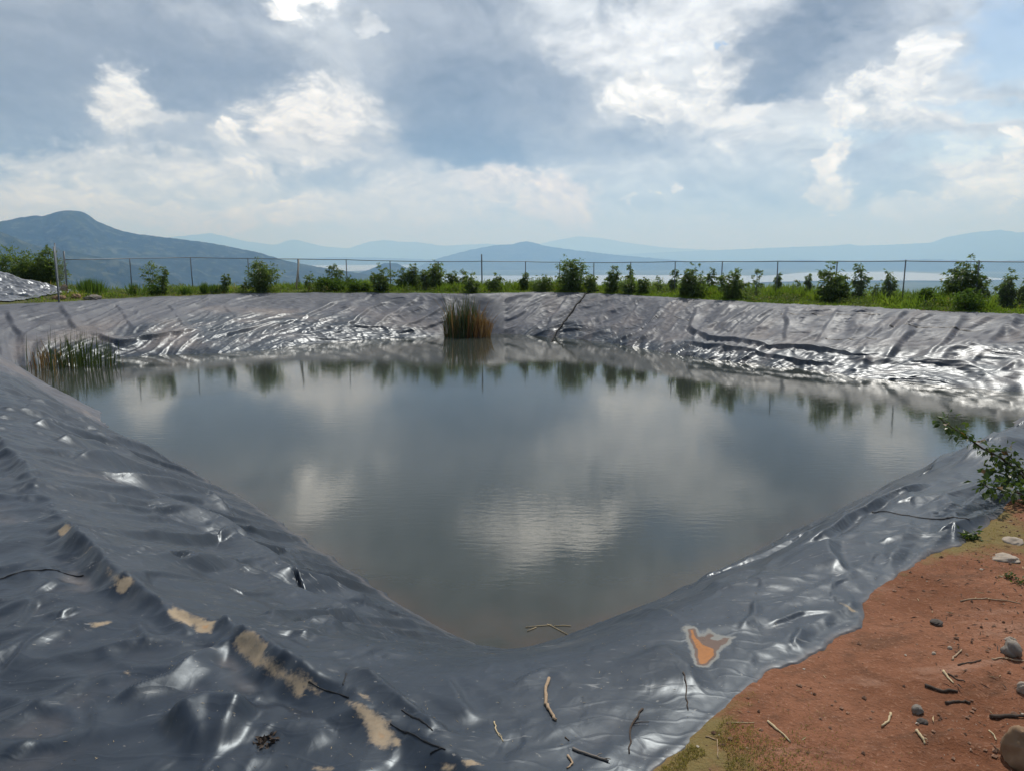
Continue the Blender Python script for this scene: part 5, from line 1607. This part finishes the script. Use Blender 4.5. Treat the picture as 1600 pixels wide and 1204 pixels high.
def build_litter():
    """crumbs of soil, grit and chaff scattered over the earth and the near liner"""
    rng = np.random.default_rng(77)
    def scatter(n, box, onliner, smin, smax):
        x = rng.uniform(box[0], box[1], n); y = rng.uniform(box[2], box[3], n)
        dx, dy = x - CC[0], y - CC[1]
        th = np.arctan2(dy, dx); r = np.hypot(dx, dy); ro = np.interp(th, TH, RO, period=2 * math.pi)
        k = (r > ro + 0.02) if not onliner else (r < ro - 0.1)
        x, y = x[k], y[k]
        z = top_z(x, y)
        k = z > WZ + 0.05
        return x[k], y[k], z[k]
    b = MB()
    oct_v = np.array([(1, 0, 0), (-1, 0, 0), (0, 1, 0), (0, -1, 0), (0, 0, 1), (0, 0, -1.0)])
    oct_f = np.array([(0, 2, 4), (2, 1, 4), (1, 3, 4), (3, 0, 4), (2, 0, 5), (1, 2, 5), (3, 1, 5), (0, 3, 5)])
    def crumbs(x, y, z, smin, smax):
        n = len(x)
        s = smin * (smax / smin) ** (rng.random(n) ** 2.2)
        V = oct_v[None] * s[:, None, None] * rng.uniform(.6, 1.4, (n, 6, 1)) * np.array([1, 1, .6]) + np.stack([x, y, z + s * .35], 1)[:, None, :]
        F = (oct_f[None] + (np.arange(n) * 6)[:, None, None]).reshape(-1, 3)
        b.add(V.reshape(-1, 3), F, np.repeat(rng.random(n), 6))
    x, y, z = scatter(16000, (0.3, 5.6, 1.6, 6.6), False, 0, 0)
    k = rng.random(len(x)) < 0.25 + 1.1 * sstep(0.4, 0.75, fbm(x * 1.6, y * 1.6, 3, 88) + 0.5)
    crumbs(x[k], y[k], z[k], 0.0018, 0.013)
    o = b.build('gravel', None, None, False)
    mt, t, out = material('soil_crumb')
    at = t.n('ShaderNodeAttribute', attribute_name='hue').outputs['Fac']
    c = t.mix(at, (0.10, 0.05, 0.03), (0.33, 0.19, 0.12))
    c = t.mix(t.rng(at, 0.94, 0.97), c, (0.5, 0.44, 0.36))
    p = t.n('ShaderNodeBsdfPrincipled', {'Base Color': c, 'Roughness': 0.95})
    t.t.links.new(p.outputs[0], out.inputs[0])
    o.data.materials.append(mt)
    tag(o, 'fine crumbs of soil and grit scattered over the red earth', 'gravel', None, 'stuff')
    # chaff: short straws
    b = MB()
    def chaff(x, y, z, lmin, lmax):
        n = len(x)
        a = rng.uniform(0, 6.28, n); L = rng.uniform(lmin, lmax, n)
        P = np.stack([x, y, z + 0.004], 1); D = np.stack([np.cos(a), np.sin(a), rng.normal(0, .12, n)], 1)
        b.leaves(P, D, L, L * 0.09 + 0.001, rng, 0.5)
    x, y, z = scatter(1500, (0.3, 5.6, 1.6, 6.6), False, 0, 0)
    k = rng.random(len(x)) < 0.25 + 0.75 * sstep(2.0, 3.2, x + 0.0 * y)
    chaff(x[k], y[k], z[k], 0.015, 0.06)
    x, y, z = scatter(420, (-2.0, 2.2, 2.2, 4.6), True, 0, 0)
    chaff(x, y, z, 0.006, 0.02)
    o = b.build('straw_litter', M_STRAW, None, False)
    tag(o, 'short bits of straw strewn over the soil and the near liner', 'straw litter', None, 'stuff')
    b = MB()
    n = 900
    x = rng.normal(3.1, 0.75, n); y = rng.normal(3.4, 0.8, n)
    dx, dy = x - CC[0], y - CC[1]
    k = (np.hypot(dx, dy) > np.interp(np.arctan2(dy, dx), TH, RO, period=2 * math.pi) + 0.05) & (x > 1.7 + 0.25 * (y - 2.5))
    chaff(x[k], y[k], ground_z(x[k], y[k]), 0.012, 0.07)
    o = b.build('dead_leaf_litter', M_BARK, None, False)
    tag(o, 'dark scraps of dead leaves and bark strewn over the soil at the right', 'leaf litter', None, 'stuff')
    # short turf along the hem and in the moss patches
    b = MB()
    n = 16000
    x = np.concatenate([rng.normal(0.80, 0.22, n), rng.normal(3.6, 0.55, 3000), rng.uniform(2.6, 4.6, 1500)])
    y = np.concatenate([rng.normal(2.62, 0.18, n), rng.normal(4.95, 0.35, 3000), rng.uniform(4.2, 6.5, 1500)])
    dx, dy = x - CC[0], y - CC[1]
    th = np.arctan2(dy, dx); d = np.hypot(dx, dy) - np.interp(th, TH, RO, period=2 * math.pi)
    dn = fbm(x * 3.5, y * 3.5, 3, 12)
    k = (d > -0.005) & (dn > -0.02) & (rng.random(len(x)) < np.exp(-d / 0.25) + 0.25)
    x, y = x[k], y[k]; z = ground_z(x, y); m_ = len(x)
    D = np.stack([rng.normal(0, .7, m_), rng.normal(0, .7, m_), np.ones(m_)], 1)
    b.leaves(np.stack([x, y, z - .002], 1), D, rng.uniform(.006, .022, m_), 0.003, rng, .2)
    o = b.build('moss', M_MOSS, None, False)
    tag(o, 'yellowish moss and short dry turf along the liner hem', 'moss', None, 'stuff')
build_litter()

def small_weed(label, px, py, hpx, seed, n=60):
    x, y, z = px_surface(px, py, top_z)
    d = math.hypot(x, y); h = hpx * d / FPX
    rng = np.random.default_rng(seed); b = MB()
    a = rng.uniform(0, 6.28, n)
    P = rng.normal(size=(n, 3)) * np.array([h * .35, h * .25, h * .25]); P[:, 2] = np.abs(P[:, 2])
    D = np.stack([np.cos(a), np.sin(a), rng.uniform(.1, .9, n)], 1)
    b.leaves(P, D, h * rng.uniform(.3, .6, n), h * .22, rng, .15)
    for i in range(4):
        b.tube([(0, 0, -.01), tuple(P[i] * .6), tuple(P[i])], h * .03, 4)
    o = b.build('weed', M_BUSHLEAF, None, False); o.location = (x, y, z)
    tag(o, label, 'weed', 'small weeds on the soil')
small_weed('small leafy weed against the liner hem at the right', 1519, 842, 20, 1)
small_weed('tiny weed tuft near the right edge below the pale stones', 1575, 904, 12, 2, 40)
small_weed('tiny grassy tuft cut by the right edge', 1596, 912, 12, 3, 40)

# ------------------------------------------------------------------ leafy bush reaching in from the right
def near_bush():
    bx, by, bz = px_surface(1612, 782, top_z)
    bx, by = 4.15, 6.0
    bz = float(top_z(np.array([bx]), np.array([by]))[0])
    root = empty('leafy_bush', (bx, by, bz), 'leafy green bush at the right edge stretching a branch over the liner', 'bush')
    rng = np.random.default_rng(11)
    st, lf = MB(), MB()
    def at(px, py, depth):
        d = px_dir(px, py); k = depth / d[1]
        return np.array([d[0] * k - bx, depth - by, CAMZ + d[2] * k - bz])
    br = [([(1640, 790), (1600, 745), (1565, 715), (1535, 700), (1510, 682), (1488, 668), (1470, 655)], 6.0, [0, 0, -.05, -.1, -.15, -.2, -.22], .013),
          ([(1630, 785), (1600, 740), (1580, 715), (1562, 700)], 5.9, [0, 0, .05, .1], .010),
          ([(1625, 785), (1595, 770), (1570, 765), (1545, 762), (1532, 752)], 5.8, [0, -.1, -.15, -.2, -.22], .010),
          ([(1640, 785), (1610, 760), (1590, 745), (1560, 738), (1550, 735)], 5.95, [0, 0, 0, 0, 0], .010),
          ([(1640, 790), (1640, 730), (1630, 690), (1620, 660)], 6.2, [0, 0, .1, .2], .013),
          ([(1650, 790), (1680, 720), (1690, 660), (1700, 620)], 6.2, [0, 0, .1, .2], .013),
          ([(1640, 790), (1600, 785), (1585, 790)], 5.75, [0, 0, 0], .008)]
    for pts, dep, dd, r in br:
        P = np.array([at(a, b, dep + q) for (a, b), q in zip(pts, dd)])
        st.tube(P, np.linspace(r, r * 0.25, len(P)), 6)
        tot = len(P) - 1
        n = 26 * tot
        t = rng.uniform(0.18, 1.0, n) * tot
        i = np.clip(t.astype(int), 0, tot - 1)
        B = P[i] + (P[i + 1] - P[i]) * (t - i)[:, None]
        side = rng.normal(size=(n, 3)); side[:, 2] += 0.15
        side /= np.linalg.norm(side, axis=1, keepdims=True)
        tw = side * rng.uniform(.01, .085, n)[:, None] * np.where(len(pts) > 6, np.where(t[:, None] > 4.4, 1.2, 0.75), 1.15)
        D = side + np.array([-.2, 0, -.35])
        L = rng.uniform(.035, .068, n)
        lf.leaves(B + tw, D, L, L * 0.72, rng, .14, np.clip(rng.normal(.45, .3, n), 0, 1), .12)
    st.build('stem', M_BARK, root)
    lf.build('foliage', M_BUSHLEAF, root, False)
near_bush()

# ------------------------------------------------------------------ haze over the valley
def build_haze():
    R, zb, zt = 52000.0, VZ - 60, 1500.0
    V = [(x, y, z) for z in (zb, zt) for x, y in ((-R, -R), (R, -R), (R, R), (-R, R))]
    F = [(0, 3, 2, 1), (4, 5, 6, 7), (0, 1, 5, 4), (1, 2, 6, 5), (2, 3, 7, 6), (3, 0, 4, 7)]
    me = bpy.data.meshes.new('haze'); me.from_pydata(V, [], F)
    mt = bpy.data.materials.new('haze'); mt.use_nodes = True
    t = T(mt.node_tree)
    out = t.n('ShaderNodeOutputMaterial')
    p = t.n('ShaderNodeVolumePrincipled', {'Color': (0.32, 0.58, 1.0), 'Absorption Color': (0.79, 0.79, 0.79, 1), 'Density': 1.0e-4, 'Anisotropy': 0.25})
    t.t.links.new(p.outputs[0], out.inputs['Volume'])
    me.materials.append(mt)
    o = bpy.data.objects.new('haze', me); COL.objects.link(o)
    tag(o, 'thin blue haze filling the valley air', 'haze', None, 'stuff')
build_haze()
